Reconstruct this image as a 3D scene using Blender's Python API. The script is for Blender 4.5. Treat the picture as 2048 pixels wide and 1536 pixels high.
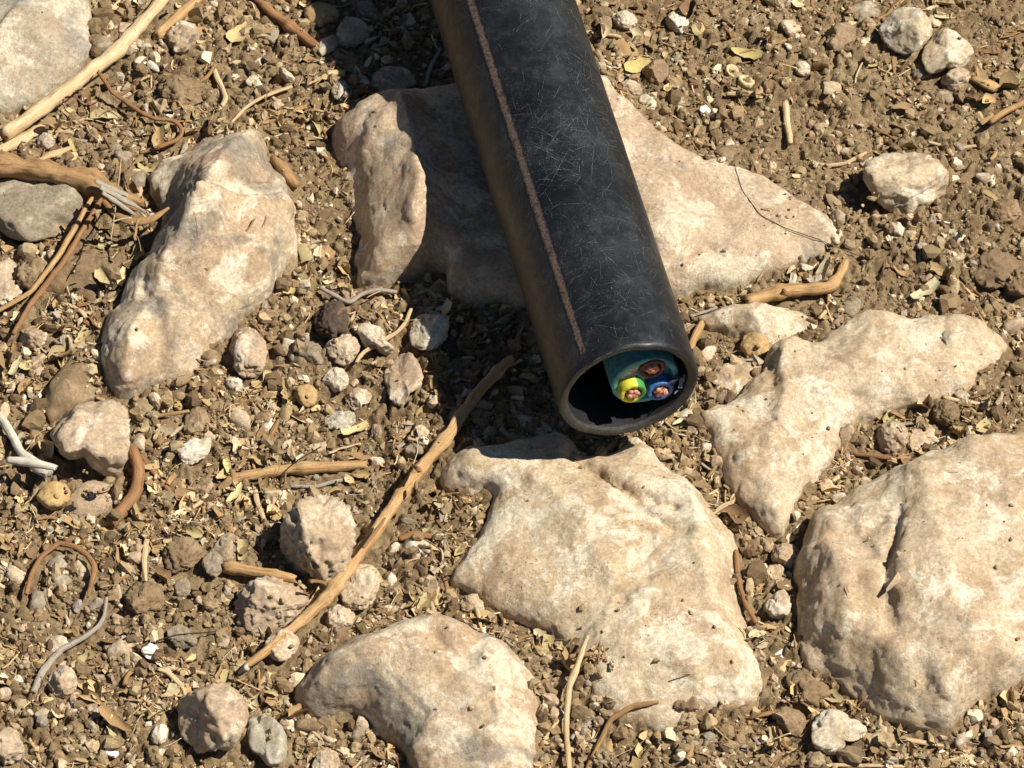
import bpy, bmesh, math, random
import numpy as np
from mathutils import Vector, Matrix

for o in list(bpy.data.objects):
    bpy.data.objects.remove(o, do_unlink=True)
scene = bpy.context.scene
col = scene.collection
R = math.radians
rng = np.random.default_rng(11)
random.seed(11)

# ------------------------------------------------------------------ camera, sky, sun, exposure
ELEV = R(52.0)          # how steeply the camera looks down
DIST = 3.0
FRAME_W = 0.46          # metres across the picture at the aim point
cam_d = bpy.data.cameras.new('camera')
cam_d.sensor_width = 36.0
cam_d.lens = 36.0 * DIST / FRAME_W
cam_d.clip_start = 0.05
cam_d.clip_end = 200.0
cam = bpy.data.objects.new('camera', cam_d)
CAM = np.array([0.0, -DIST * math.cos(ELEV), DIST * math.sin(ELEV)])
cam.location = CAM
cam.rotation_euler = (R(90.0) - ELEV, 0, 0)
col.objects.link(cam)
scene.camera = cam

SUN_EL, SUN_AZ = R(55.0), R(-2.0)      # azimuth counter-clockwise from +x (picture right)
world = bpy.data.worlds.new('World')
scene.world = world
world.use_nodes = True
wn = world.node_tree
wn.nodes.clear()
w_out = wn.nodes.new('ShaderNodeOutputWorld')
w_bg = wn.nodes.new('ShaderNodeBackground')
w_sky = wn.nodes.new('ShaderNodeTexSky')
w_sky.sky_type = 'NISHITA'
w_sky.sun_disc = False
w_sky.altitude = 1500.0
w_sky.air_density = 0.8
w_sky.dust_density = 0.3
w_sky.sun_elevation = SUN_EL
w_sky.sun_rotation = R(90.0) - SUN_AZ
w_bg.inputs['Strength'].default_value = 0.05
wn.links.new(w_sky.outputs['Color'], w_bg.inputs['Color'])
wn.links.new(w_bg.outputs['Background'], w_out.inputs['Surface'])

sun_d = bpy.data.lights.new('sun', 'SUN')
sun_d.energy = 5.0
sun_d.angle = R(0.5)
sun_d.color = (1.0, 0.96, 0.90)
sun = bpy.data.objects.new('sun', sun_d)
SUNV = Vector((math.cos(SUN_EL) * math.cos(SUN_AZ), math.cos(SUN_EL) * math.sin(SUN_AZ), math.sin(SUN_EL)))
sun.rotation_euler = SUNV.to_track_quat('Z', 'Y').to_euler()
sun.location = SUNV * 5
col.objects.link(sun)

scene.view_settings.view_transform = 'Standard'
scene.view_settings.look = 'None'
scene.view_settings.exposure = 0.55
scene.view_settings.gamma = 1.0
scene.view_settings.use_curve_mapping = False
scene.render.engine = 'CYCLES'
scene.cycles.use_denoising = True
scene.cycles.max_bounces = 6
scene.cycles.diffuse_bounces = 2

# ------------------------------------------------------------------ picture point -> place
S = FRAME_W / 2048.0                     # metres per pixel of the photograph, square to the view
CR = np.array([1.0, 0, 0])
CU = np.array([0, math.sin(ELEV), math.cos(ELEV)])
CF = np.array([0, math.cos(ELEV), -math.sin(ELEV)])
def P(px, py, z=0.0):
    """the place at height z that the photograph shows at (px, py)"""
    px, py, z = np.asarray(px, float), np.asarray(py, float), np.asarray(z, float)
    d = CF * DIST + np.multiply.outer((px - 1024) * S, CR) + np.multiply.outer((768 - py) * S, CU)
    t = (z - CAM[2]) / d[..., 2]
    return CAM + d * t[..., None]
def proj(p):
    q = np.asarray(p) - CAM
    f = q @ CF
    return 1024 + (q @ CR) / f * DIST / S, 768 - (q @ CU) / f * DIST / S

# ------------------------------------------------------------------ numpy noise
def _hash(ix, iy, iz, seed):
    h = (ix * 374761393 + iy * 668265263 + iz * 1274126177 + seed * 974711) & 0xFFFFFFFF
    h = ((h ^ (h >> 13)) * 1274126177) & 0xFFFFFFFF
    return h ^ (h >> 16)
_G = rng.normal(size=(256, 3)); _G /= np.linalg.norm(_G, axis=1)[:, None]
def noise(p, seed=0):
    p = np.asarray(p, float)
    i = np.floor(p).astype(np.int64); f = p - i
    u = f * f * f * (f * (f * 6 - 15) + 10)
    out = 0
    for dx in (0, 1):
        for dy in (0, 1):
            for dz in (0, 1):
                g = _G[_hash(i[:, 0] + dx, i[:, 1] + dy, i[:, 2] + dz, seed) & 255]
                w = (u[:, 0] if dx else 1 - u[:, 0]) * (u[:, 1] if dy else 1 - u[:, 1]) * (u[:, 2] if dz else 1 - u[:, 2])
                out = out + w * (g[:, 0] * (f[:, 0] - dx) + g[:, 1] * (f[:, 1] - dy) + g[:, 2] * (f[:, 2] - dz))
    return out * 1.5
def fbm(p, octaves=4, seed=0, gain=0.5, ridged=False):
    a, s, out = 1.0, 1.0, 0
    for k in range(octaves):
        n = noise(p * s, seed + k * 17)
        out = out + a * ((1 - np.abs(n) * 2) if ridged else n)
        a *= gain; s *= 2.03
    return out
def worley(xy, seed=0):
    """F1, F2 and the id of the nearest cell in the plane"""
    i = np.floor(xy).astype(np.int64)
    f1 = np.full(len(xy), 9.0); f2 = f1.copy(); cid = np.zeros(len(xy), np.int64)
    for dx in (-1, 0, 1):
        for dy in (-1, 0, 1):
            cx, cy = i[:, 0] + dx, i[:, 1] + dy
            h = _hash(cx, cy, cx * 0 + 7, seed)
            jx, jy = (h & 1023) / 1023.0, ((h >> 10) & 1023) / 1023.0
            d = np.hypot(cx + jx - xy[:, 0], cy + jy - xy[:, 1])
            near = d < f1
            f2 = np.where(near, f1, np.minimum(f2, d)); cid = np.where(near, h, cid); f1 = np.where(near, d, f1)
    return f1, f2, cid
def smooth01(x, a, b):
    t = np.clip((x - a) / (b - a), 0, 1)
    return t * t * (3 - 2 * t)

# ------------------------------------------------------------------ mesh and object helpers
def make_mesh(name, verts, faces, smooth=True, colors=None, vecs=None):
    me = bpy.data.meshes.new(name)
    verts = np.ascontiguousarray(verts, np.float32); faces = np.ascontiguousarray(faces, np.int32)
    k = faces.shape[1]
    me.vertices.add(len(verts)); me.vertices.foreach_set('co', verts.ravel())
    me.loops.add(faces.size); me.loops.foreach_set('vertex_index', faces.ravel())
    me.polygons.add(len(faces)); me.polygons.foreach_set('loop_start', np.arange(0, faces.size, k, dtype=np.int32))
    me.polygons.foreach_set('use_smooth', np.full(len(faces), smooth))
    if colors is not None:
        at = me.attributes.new('tint', 'FLOAT_COLOR', 'POINT')
        c4 = np.ones((len(verts), 4), np.float32); c4[:, :3] = colors
        at.data.foreach_set('color', c4.ravel())
    if vecs is not None:
        at = me.attributes.new('grain', 'FLOAT_VECTOR', 'POINT')
        at.data.foreach_set('vector', np.ascontiguousarray(vecs, np.float32).ravel())
    me.update(calc_edges=True)
    return me
def link(name, me, mat, parent=None, loc=None):
    o = bpy.data.objects.new(name, me)
    col.objects.link(o)
    if mat is not None and not me.materials:
        me.materials.append(mat)
    if parent is not None: o.parent = parent
    if loc is not None: o.location = loc
    return o
def tag(o, label=None, cat=None, group=None, kind=None):
    if label: o['label'] = label
    if cat: o['category'] = cat
    if group: o['group'] = group
    if kind: o['kind'] = kind
    return o
def empty(name, loc):
    o = bpy.data.objects.new(name, None)
    o.empty_display_size = 0.01
    o.location = loc
    col.objects.link(o)
    return o
def grid_faces(nx, ny):
    i = np.arange(nx * ny).reshape(ny, nx)
    return np.stack([i[:-1, :-1], i[:-1, 1:], i[1:, 1:], i[1:, :-1]], -1).reshape(-1, 4)
_ico = {}
def ico(n):
    if n not in _ico:
        bm = bmesh.new(); bmesh.ops.create_icosphere(bm, subdivisions=n, radius=1.0)
        v = np.array([x.co[:] for x in bm.verts]); f = np.array([[x.index for x in q.verts] for q in bm.faces]); bm.free()
        _ico[n] = (v / np.linalg.norm(v, axis=1)[:, None], f)
    return _ico[n]

# ------------------------------------------------------------------ materials
def lin(r, g, b):
    f = lambda c: (c / 255 / 12.92) if c / 255 <= 0.04045 else ((c / 255 + 0.055) / 1.055) ** 2.4
    return (f(r), f(g), f(b), 1.0)
class NT:
    def __init__(s, name):
        s.m = bpy.data.materials.new(name); s.m.use_nodes = True
        s.t = s.m.node_tree; s.t.nodes.clear()
        s.out = s.n('ShaderNodeOutputMaterial'); s.b = s.n('ShaderNodeBsdfPrincipled')
        s.l(s.b.outputs[0], s.out.inputs[0])
        s.b.inputs['Specular IOR Level'].default_value = 0.25
        s.pos = s.n('ShaderNodeNewGeometry').outputs['Position']
    def n(s, t): return s.t.nodes.new(t)
    def l(s, a, b): s.t.links.new(a, b)
    def noise(s, scale, detail=4, rough=0.55, vec=None, off=0.0, dist=0.0):
        q = s.n('ShaderNodeTexNoise'); q.inputs['Scale'].default_value = scale
        q.inputs['Detail'].default_value = detail; q.inputs['Roughness'].default_value = rough
        q.inputs['Distortion'].default_value = dist
        v = vec if vec is not None else s.pos
        if off:
            a = s.n('ShaderNodeVectorMath'); a.operation = 'ADD'; a.inputs[1].default_value = (off, off * .7, off * 1.3)
            s.l(v, a.inputs[0]); v = a.outputs[0]
        s.l(v, q.inputs['Vector']); return q.outputs['Fac']
    def ramp(s, fac, a, b, lo=0.0, hi=1.0):
        q = s.n('ShaderNodeMapRange'); q.interpolation_type = 'SMOOTHSTEP'
        q.inputs['From Min'].default_value = a; q.inputs['From Max'].default_value = b
        q.inputs['To Min'].default_value = lo; q.inputs['To Max'].default_value = hi
        s.l(fac, q.inputs['Value']); return q.outputs['Result']
    def math(s, op, a, b):
        q = s.n('ShaderNodeMath'); q.operation = op
        for k, x in enumerate((a, b)):
            if isinstance(x, (int, float)): q.inputs[k].default_value = x
            else: s.l(x, q.inputs[k])
        return q.outputs[0]
    def mix(s, fac, a, b, mode='MIX'):
        q = s.n('ShaderNodeMix'); q.data_type = 'RGBA'; q.blend_type = mode
        for k, x in (('Factor', fac), ('A', a), ('B', b)):
            sock = [i for i in q.inputs if i.name == k and i.enabled][0]
            if isinstance(x, (int, float)): sock.default_value = x
            elif isinstance(x, tuple): sock.default_value = x
            else: s.l(x, sock)
        return [o for o in q.outputs if o.enabled][0]
    def attr(s, name, what='Color'):
        q = s.n('ShaderNodeAttribute'); q.attribute_name = name; return q.outputs[what]
    def color(s, c): s.l(c, s.b.inputs['Base Color'])
    def rough(s, v):
        if isinstance(v, (int, float)): s.b.inputs['Roughness'].default_value = v
        else: s.l(v, s.b.inputs['Roughness'])
    def bump(s, *hs):
        """(height, distance in metres, strength) pairs chained from coarse to fine"""
        prev = None
        for h, dist, st in hs:
            q = s.n('ShaderNodeBump'); q.inputs['Distance'].default_value = dist; q.inputs['Strength'].default_value = st
            s.l(h, q.inputs['Height'])
            if prev is not None: s.l(prev, q.inputs['Normal'])
            prev = q.outputs[0]
        s.l(prev, s.b.inputs['Normal'])

def rock_mat(name, a, b, pale, grey, pale_amt=0.5, grey_amt=0.0, dirt=0.3, speck=0.4, off=0.0, rough=0.85):
    t = NT(name)
    c = t.mix(t.ramp(t.noise(30, 6, .62, off=off, dist=.5), .38, .62), a, b)
    c = t.mix(t.ramp(t.noise(46, 8, .68, off=off + 3, dist=.7), .61 - .2 * pale_amt, .67 - .18 * pale_amt), c, pale)
    if grey_amt:
        c = t.mix(t.math('MULTIPLY', t.ramp(t.noise(22, 8, .66, off=off + 5, dist=.8), .66 - .28 * grey_amt, .76 - .24 * grey_amt), .8), c, grey)
    # fine mottle of the worn lime surface
    c = t.mix(t.ramp(t.noise(520, 6, .78, off=off), .34, .66), t.mix(1.0, c, (.66, .60, .52, 1), 'MULTIPLY'), c)
    c = t.mix(t.math('MULTIPLY', t.ramp(t.noise(260, 7, .75, off=off + 31), .54, .66), .35), c, pale)
    # faint reddish-brown iron stains
    c = t.mix(t.math('MULTIPLY', t.ramp(t.noise(40, 7, .7, off=off + 8, dist=1.2), .58, .70), .5), c, lin(182, 144, 106))
    # dusty soil caught on the face
    d = t.math('MULTIPLY', t.ramp(t.noise(52, 9, .76, off=off + 11, dist=.5), .55 - .05 * dirt, .61 - .03 * dirt), dirt)
    c = t.mix(d, c, lin(158, 130, 96))
    # pits and lichen specks, in drifts
    sp = t.math('MULTIPLY', t.ramp(t.noise(800, 4, .65, off=off + 2), .58, .65), t.ramp(t.noise(48, 5, .65, off=off + 14), .50, .62))
    sp = t.math('MULTIPLY', sp, speck)
    c = t.mix(sp, c, lin(88, 70, 50))
    # hair cracks
    cr = t.noise(90, 6, .62, off=off + 20, dist=.5)
    crk = t.ramp(t.math('ABSOLUTE', t.math('SUBTRACT', cr, .5), 0), .0, .005, 1, 0)
    crk = t.math('MULTIPLY', crk, t.ramp(t.noise(40, 3, .5, off=off + 25), .52, .60))
    c = t.mix(t.math('MULTIPLY', crk, .6), c, lin(108, 84, 60))
    t.color(c); t.rough(rough)
    t.bump((t.noise(120, 5, .6, off=off), .0016, .35), (t.noise(620, 8, .78, off=off), .0009, .95), (sp, .0006, -.6), (crk, .0005, -.9))
    return t.m

LIME = rock_mat('limestone_tan', lin(212, 193, 162), lin(198, 174, 141), lin(228, 215, 189), lin(152, 143, 128), .45, .15, .5, .65)
LIME_PALE = rock_mat('limestone_cream', lin(212, 194, 161), lin(198, 174, 141), lin(228, 215, 188), lin(166, 156, 140), .6, .2, .48, .95, 1.7)
LIME_GREY = rock_mat('limestone_weathered', lin(204, 184, 153), lin(190, 165, 133), lin(224, 210, 183), lin(138, 131, 119), .55, .64, .35, .55, 3.1)
LIME_PINK = rock_mat('limestone_pinkish', lin(202, 182, 153), lin(188, 164, 135), lin(220, 206, 180), lin(148, 138, 124), .45, .35, .42, .6, 5.3)
GREY_ROCK = rock_mat('limestone_grey', lin(192, 181, 158), lin(184, 168, 142), lin(212, 202, 178), lin(152, 146, 134), .5, .55, .4, .5, 7.7)
GREY_STONE = rock_mat('grey_stone', lin(164, 151, 128), lin(152, 137, 114), lin(190, 178, 154), lin(138, 130, 116), .3, .4, .35, .3, 9.1)
BROWN_STONE = rock_mat('brown_stone', lin(164, 141, 112), lin(150, 125, 97), lin(188, 168, 138), lin(128, 116, 101), .25, .3, .45, .4, 11.0)
WHITE_STONE = rock_mat('white_stone', lin(216, 204, 178), lin(206, 190, 160), lin(232, 223, 203), lin(182, 173, 156), .6, .3, .42, .5, 13.0)
BLUE_STONE = rock_mat('pale_grey_stone', lin(198, 190, 168), lin(184, 174, 150), lin(220, 213, 193), lin(154, 149, 136), .5, .4, .22, .25, 15.0, .75)
DARK_CLOD = rock_mat('dark_clod', lin(98, 84, 70), lin(86, 72, 61), lin(112, 96, 78), lin(80, 71, 62), .1, .2, .2, .5, 17.0, .95)
SOIL_CLOD = rock_mat('soil_clod', lin(148, 126, 95), lin(134, 112, 83), lin(166, 144, 112), lin(126, 111, 91), .3, .2, .3, .4, 19.0, .95)

def soil_mat():
    t = NT('dry_soil')
    c = t.mix(t.ramp(t.noise(22, 5, .6), .36, .64), lin(138, 116, 84), lin(158, 136, 101))
    c = t.mix(t.ramp(t.noise(140, 6, .7, off=4), .45, .65), c, lin(122, 98, 72))
    c = t.mix(t.ramp(t.noise(330, 5, .75, off=9), .56, .68), c, lin(178, 152, 118))
    c = t.mix(t.math('MULTIPLY', t.ramp(t.noise(1100, 4, .7, off=2), .58, .66), .8), c, lin(188, 164, 130))
    c = t.mix(t.math('MULTIPLY', t.ramp(t.noise(900, 4, .7, off=12), .60, .68), .7), c, lin(84, 64, 46))
    t.color(c); t.rough(.96); t.b.inputs['Specular IOR Level'].default_value = .1
    t.bump((t.noise(300, 6, .7), .003, .7), (t.noise(1100, 5, .7, off=3), .0012, .8))
    return t.m
SOIL = soil_mat()

def tint_mat(name, rough=.9, bump=.0006, var=.45, scale=700):
    t = NT(name)
    c = t.attr('tint')
    c = t.mix(t.math('MULTIPLY', t.ramp(t.noise(scale, 5, .7), .35, .65, 1, 0), var), c, t.mix(1.0, c, (.55, .50, .45, 1), 'MULTIPLY'))
    t.color(c); t.rough(rough); t.b.inputs['Specular IOR Level'].default_value = .15
    t.bump((t.noise(900, 4, .7), bump, .7))
    return t.m
CRUMB = tint_mat('crumb'); FLAKE = tint_mat('dry_leaf', .75, .0003, .35)

def wood_mat(name, a, b, dark, dark_amt=.5, rough=.7):
    t = NT(name)
    g = t.attr('grain', 'Vector')
    oi = t.n('ShaderNodeObjectInfo').outputs['Random']
    ad = t.n('ShaderNodeVectorMath'); ad.operation = 'ADD'; t.l(g, ad.inputs[0])
    cx = t.n('ShaderNodeCombineXYZ'); t.l(oi, cx.inputs[0]); t.l(oi, cx.inputs[2]); t.l(cx.outputs[0], ad.inputs[1]); g = ad.outputs[0]
    c = t.mix(t.ramp(t.noise(260, 5, .6, g), .35, .65), a, b)
    c = t.mix(t.math('MULTIPLY', t.ramp(t.noise(900, 5, .7, g, 3), .52, .66), dark_amt), c, dark)
    c = t.mix(t.math('MULTIPLY', t.ramp(t.noise(160, 5, .7, off=3), .55, .68), .5), c, t.mix(.5, dark, b))
    sp = t.math('MULTIPLY', t.ramp(t.noise(1300, 2, .5, off=1), .64, .70), .6)
    c = t.mix(sp, c, dark)
    t.color(c); t.rough(rough)
    t.bump((t.noise(700, 5, .65, g), .0009, .7), (t.noise(900, 4, .6), .0003, .5))
    return t.m
W_PALE = wood_mat('straw_stalk', lin(208, 184, 142), lin(188, 158, 114), lin(136, 106, 72), .5)
W_ORANGE = wood_mat('peeled_twig', lin(190, 155, 106), lin(168, 129, 83), lin(104, 76, 48), .65)
W_BROWN = wood_mat('brown_twig', lin(158, 116, 76), lin(136, 99, 64), lin(80, 56, 36), .6)
W_GREY = wood_mat('grey_twig', lin(168, 156, 138), lin(148, 136, 118), lin(92, 80, 66), .6)
W_WHITE = wood_mat('bleached_twig', lin(208, 200, 180), lin(190, 180, 158), lin(140, 126, 104), .5)
W_DARK = wood_mat('dark_twig', lin(74, 60, 48), lin(60, 48, 40), lin(40, 32, 26), .4)
W_BARK = wood_mat('split_bark', lin(164, 128, 84), lin(142, 110, 72), lin(86, 64, 42), .75)
W_FRUIT = wood_mat('dried_fruit', lin(186, 156, 106), lin(168, 136, 90), lin(130, 100, 64), .6)

# ------------------------------------------------------------------ the ground, one sheet
def soil_height(x, y):
    p = np.stack([x, y, x * 0], 1)
    z = .0045 * fbm(p * 11, 3, 3) + .0022 * fbm(p * 42, 3, 5)
    warp = np.stack([fbm(p * 120, 2, 21), fbm(p * 120, 2, 31)], 1) * .9
    away = np.maximum(np.abs(x) - .27, np.abs(y) - .29); fine = 1 - smooth01(away, .0, .10); mid_ = 1 - smooth01(away, .05, .5)
    z = z * (.25 + .75 * mid_)
    lumpy = smooth01(fbm(p * 14, 2, 77), -.35, .45) * (1 - smooth01(away, .02, .22))
    f1, f2, cid = worley(p[:, :2] / .0085 + warp, 1)
    h = (cid >> 7 & 255) / 255.0
    z += (.0052 * np.clip(1 - f1 * 1.25, 0, 1) ** .7 * (h > .45) * h + .0012 * smooth01(f2 - f1, 0, .22)) * lumpy
    f1, f2, cid = worley(p[:, :2] / .0036 + warp * .6, 2)
    h = (cid >> 7 & 255) / 255.0
    z += .0026 * np.clip(1 - f1 * 1.3, 0, 1) ** .6 * (h > .3) * h * fine
    z += .0009 * fbm(p * 330, 3, 9) * fine
    return z
def axis(lo, hi, step, far, n_far):
    mid = np.arange(lo, hi + step * .5, step)
    g = np.geomspace(step * 1.1, far, n_far)
    return np.concatenate([(lo - np.cumsum(g))[::-1], mid, hi + np.cumsum(g)])
gx = axis(-.266, .266, .00088, 1.2, 70); gy = axis(-.288, .288, .00094, 1.2, 70)
GX, GY = np.meshgrid(gx, gy)
gz = soil_height(GX.ravel(), GY.ravel())
me = make_mesh('ground', np.stack([GX.ravel(), GY.ravel(), gz], 1), grid_faces(len(gx), len(gy)))
ground = tag(link('ground', me, SOIL), 'dry brown crumbly soil between the limestone rocks', kind='structure')

# a 1 mm map of what lies highest, so that later things rest on it
MR, MN = .32, 641
mx = np.linspace(-MR, MR, MN)
MXX, MYY = np.meshgrid(mx, mx)
soilmap = soil_height(MXX.ravel(), MYY.ravel()).reshape(MN, MN)
zmap = soilmap.copy()
def splat(v):
    k = (v[:, :2] + MR) / (2 * MR) * (MN - 1)
    i = np.floor(k).astype(int)
    for dx in (0, 1):
        for dy in (0, 1):
            a, b = i[:, 0] + dx, i[:, 1] + dy
            ok = (a >= 0) & (b >= 0) & (a < MN) & (b < MN)
            np.maximum.at(zmap, (b[ok], a[ok]), v[ok, 2])
def samp(m, x, y):
    fx = np.clip((np.asarray(x, float) + MR) / (2 * MR) * (MN - 1), 0, MN - 1.001)
    fy = np.clip((np.asarray(y, float) + MR) / (2 * MR) * (MN - 1), 0, MN - 1.001)
    i, j = np.floor(fx).astype(int), np.floor(fy).astype(int); u, v = fx - i, fy - j
    return m[j, i] * (1 - u) * (1 - v) + m[j, i + 1] * u * (1 - v) + m[j + 1, i] * (1 - u) * v + m[j + 1, i + 1] * u * v
def settle(px, py, lift=0.0, m=None):
    """place under a picture point, on top of what lies there"""
    z = 0.0
    for _ in range(4):
        q = P(px, py, z + lift); z = samp(zmap if m is None else m, q[..., 0], q[..., 1])
    return P(px, py, z + lift), z

# ------------------------------------------------------------------ embedded rocks
def chaikin(p, n=2):
    for _ in range(n):
        q = np.roll(p, -1, 0)
        p = np.stack([p * .75 + q * .25, p * .25 + q * .75], 1).reshape(-1, p.shape[1])
    return p
def poly_dist(x, y, poly):
    d = np.full(x.shape, 9.0); inside = np.zeros(x.shape, bool)
    a = poly; b = np.roll(poly, -1, 0)
    for (ax, ay), (bx, by) in zip(a, b):
        ex, ey = bx - ax, by - ay
        t = np.clip(((x - ax) * ex + (y - ay) * ey) / (ex * ex + ey * ey + 1e-15), 0, 1)
        d = np.minimum(d, np.hypot(x - ax - t * ex, y - ay - t * ey))
        c = ((ay > y) != (by > y)) & (x < (bx - ax) * (y - ay) / (by - ay + 1e-15) + ax)
        inside ^= c
    return np.where(inside, d, -d)
def rock(name, label, cat, outline, H, mat, edge=16, feats=(), rough=1.0, far=.45, dome=.25, tilt=(0, 0), seed=0, power=2.2, voxel=.00125, facets=7, chips=8, group='limestone rocks bedded in the soil'):
    """a stone bedded in the soil: outline in picture points, H mm high, edge mm of rounding"""
    H, edge = H * 1e-3, edge * .8e-3
    o = np.array(outline, float)
    cy = (o[:, 1].max() + o[:, 1].min()) / 2; hh = (o[:, 1].max() - o[:, 1].min()) / 2; cx = o[:, 0].mean()
    zi = H * far * np.clip((cy - o[:, 1]) / hh, 0, 1)
    poly = chaikin(P(o[:, 0], o[:, 1], zi)[:, :2], 1)
    n = fbm(np.column_stack([poly * 80, poly[:, 0] * 0]), 3, seed) * .0030
    poly = poly + (poly - poly.mean(0)) / np.linalg.norm(poly - poly.mean(0), axis=1)[:, None] * n[:, None]
    st = .0012
    x0, y0 = poly.min(0) - .006; x1, y1 = poly.max(0) + .006
    xs, ys = np.arange(x0, x1, st), np.arange(y0, y1, st)
    X, Y = np.meshgrid(xs, ys); x, y = X.ravel(), Y.ravel()
    d = poly_dist(x, y, poly); dmax = d.max()
    p3 = np.stack([x, y, x * 0], 1)
    e = edge * (1 + .45 * fbm(p3 * 35, 2, seed + 1)); e = np.minimum(np.maximum(e, .004), dmax)
    q = np.clip(d / e, 0, 1)
    prof = (1 - (1 - q) ** power) ** (1 / power)
    px, py = proj(np.stack([x, y, np.full_like(x, H * .7)], 1))
    top = H * (1 - dome + dome * np.clip(d / dmax, 0, 1)) + 1e-5 * (tilt[0] * (px - cx) + tilt[1] * (cy - py))
    rr = np.random.default_rng(seed + 500)
    gw = poly.max(0) - poly.min(0); mid = (poly.max(0) + poly.min(0)) / 2
    for _ in range(facets):                      # broad split faces
        a = rr.uniform(0, 2 * math.pi); sl = rr.uniform(.35, 1.0) * H / (gw.min() / 2)
        off = rr.uniform(-.05, .28) * gw.min()
        s_ = (x - mid[0]) * math.cos(a) + (y - mid[1]) * math.sin(a) + .004 * fbm(p3 * 40, 3, seed + int(a * 10))
        pl = np.maximum(H * rr.uniform(1.0, 1.15) - sl * (s_ - off), H * .45)
        kk = .0006; hh_ = np.clip(.5 + .5 * (pl - top) / kk / 2, 0, 1)
        top = pl * (1 - hh_) + top * hh_ - kk * 2 * hh_ * (1 - hh_)
    for _ in range(chips):                       # straight chips knocked off the rim
        a = rr.uniform(0, 2 * math.pi); ca_, sa2 = math.cos(a), math.sin(a)
        ext = np.quantile((poly[:, 0] - mid[0]) * ca_ + (poly[:, 1] - mid[1]) * sa2, .93)
        s_ = (x - mid[0]) * ca_ + (y - mid[1]) * sa2 + .0015 * fbm(p3 * 60, 3, seed + int(a * 30))
        pl = np.maximum(H * rr.uniform(.85, 1.0) - rr.uniform(.5, 1.2) * (s_ - ext * rr.uniform(.60, .82)), H * .22)
        kk = .0004; hh_ = np.clip(.5 + .5 * (pl - top) / kk / 2, 0, 1)
        top = pl * (1 - hh_) + top * hh_ - kk * 2 * hh_ * (1 - hh_)
    for _ in range(4):                           # fracture steps with a crisp lip, dying out along their length
        a = rr.uniform(0, 2 * math.pi); off = rr.uniform(-.3, .3) * gw.min()
        s_ = (x - mid[0]) * math.cos(a) + (y - mid[1]) * math.sin(a) - off + .009 * fbm(p3 * 38, 4, seed + int(a * 20))
        m_ = smooth01(noise(p3 * 22 + a * 7, seed + 61), .05, .3)
        top = top - rr.uniform(.0008, .0022) * m_ * (smooth01(s_, -.0007, .0007) * np.exp(-np.maximum(s_, 0) / .02))
    for ft in feats:
        if ft[0] == 'b':
            _, fx, fy, dh, rad = ft
            top = top + dh * 1e-3 * np.exp(-((px - fx) ** 2 + (py - fy) ** 2) / rad ** 2)
        elif ft[0] == 'r':                       # ridge or groove along a line
            _, line, dh, wid = ft
            dd = np.full(x.shape, 1e9)
            for (ax, ay), (bx, by) in zip(line[:-1], line[1:]):
                ex, ey = bx - ax, by - ay
                t = np.clip(((px - ax) * ex + (py - ay) * ey) / (ex * ex + ey * ey), 0, 1)
                dd = np.minimum(dd, np.hypot(px - ax - t * ex, py - ay - t * ey))
            dd = dd + 10 * fbm(p3 * 70, 3, seed + 5)
            top = top + dh * 1e-3 * (np.exp(-(np.maximum(dd, 0) / wid) ** 1.1) if dh > 0 else np.exp(-(dd / wid) ** 2))
        elif ft[0] == 's':                       # step: ground falls by dh left of the directed line
            _, (ax, ay), (bx, by), dh, wid = ft
            ex, ey = bx - ax, by - ay; L = math.hypot(ex, ey)
            sd = ((px - ax) * ey - (py - ay) * ex) / L + 14 * fbm(p3 * 60, 3, seed + 6)
            top = top - dh * 1e-3 * smooth01(sd, -wid, wid)
    top = np.maximum(top, .003)
    z = np.where(d > 0, .0015 + (top + .001) * prof, -.016)
    z = np.where((d <= 0) & (d > -st * 1.5), -.004, z)
    ny, nx = X.shape
    up = np.stack([x, y, z], 1); dn = np.stack([x, y, x * 0 - .018], 1)
    f = grid_faces(nx, ny); N = nx * ny
    i = np.arange(N).reshape(ny, nx)
    ring = np.concatenate([i[0, :-1], i[:-1, -1], i[-1, ::-1][:-1], i[::-1, 0][:-1]]); rn = np.roll(ring, -1)
    side = np.stack([ring, ring + N, rn + N, rn], 1)
    src = make_mesh('tmp', np.concatenate([up, dn]), np.concatenate([f, f[:, ::-1] + N, side]))
    ob = bpy.data.objects.new('tmp', src); col.objects.link(ob)
    md = ob.modifiers.new('r', 'REMESH'); md.mode = 'VOXEL'; md.voxel_size = voxel
    dg = bpy.context.evaluated_depsgraph_get()
    rm = bpy.data.meshes.new_from_object(ob.evaluated_get(dg))
    bpy.data.objects.remove(ob); bpy.data.meshes.remove(src)
    nv = len(rm.vertices)
    v = np.empty(nv * 3, np.float32); rm.vertices.foreach_get('co', v); v = v.reshape(-1, 3).astype(float)
    nn = np.empty(nv * 3, np.float32); rm.vertices.foreach_get('normal', nn); nn = nn.reshape(-1, 3)
    fl = np.empty(len(rm.polygons) * 4, np.int32); rm.loops.foreach_get('vertex_index', fl); fl = fl.reshape(-1, 4)
    bpy.data.meshes.remove(rm)
    wp = np.stack([fbm(v * 45, 2, seed + 41), fbm(v * 45, 2, seed + 42)], 1)
    sc1 = worley((v[:, :2] + v[:, 2:] * .4) / .038 + wp * .5 + seed, seed)[0]; sc2 = worley((v[:, :2] + v[:, 2:] * .5) / .011 + wp * .7 + seed, seed + 3)[0]
    disp = .0030 * rough * (sc1 ** 2 - .2) + .0006 * rough * (sc2 ** 2 - .2) * smooth01(noise(v * 30, seed + 43), -.3, .35)
    disp = disp + .0020 * fbm(v * 24, 3, seed + 11) + .00055 * rough * fbm(v * 95, 3, seed + 12) + .00030 * rough * fbm(v * 330, 3, seed + 13)
    rid = fbm(v * np.array([60, 60, 90]), 3, seed + 14, ridged=True)
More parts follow.
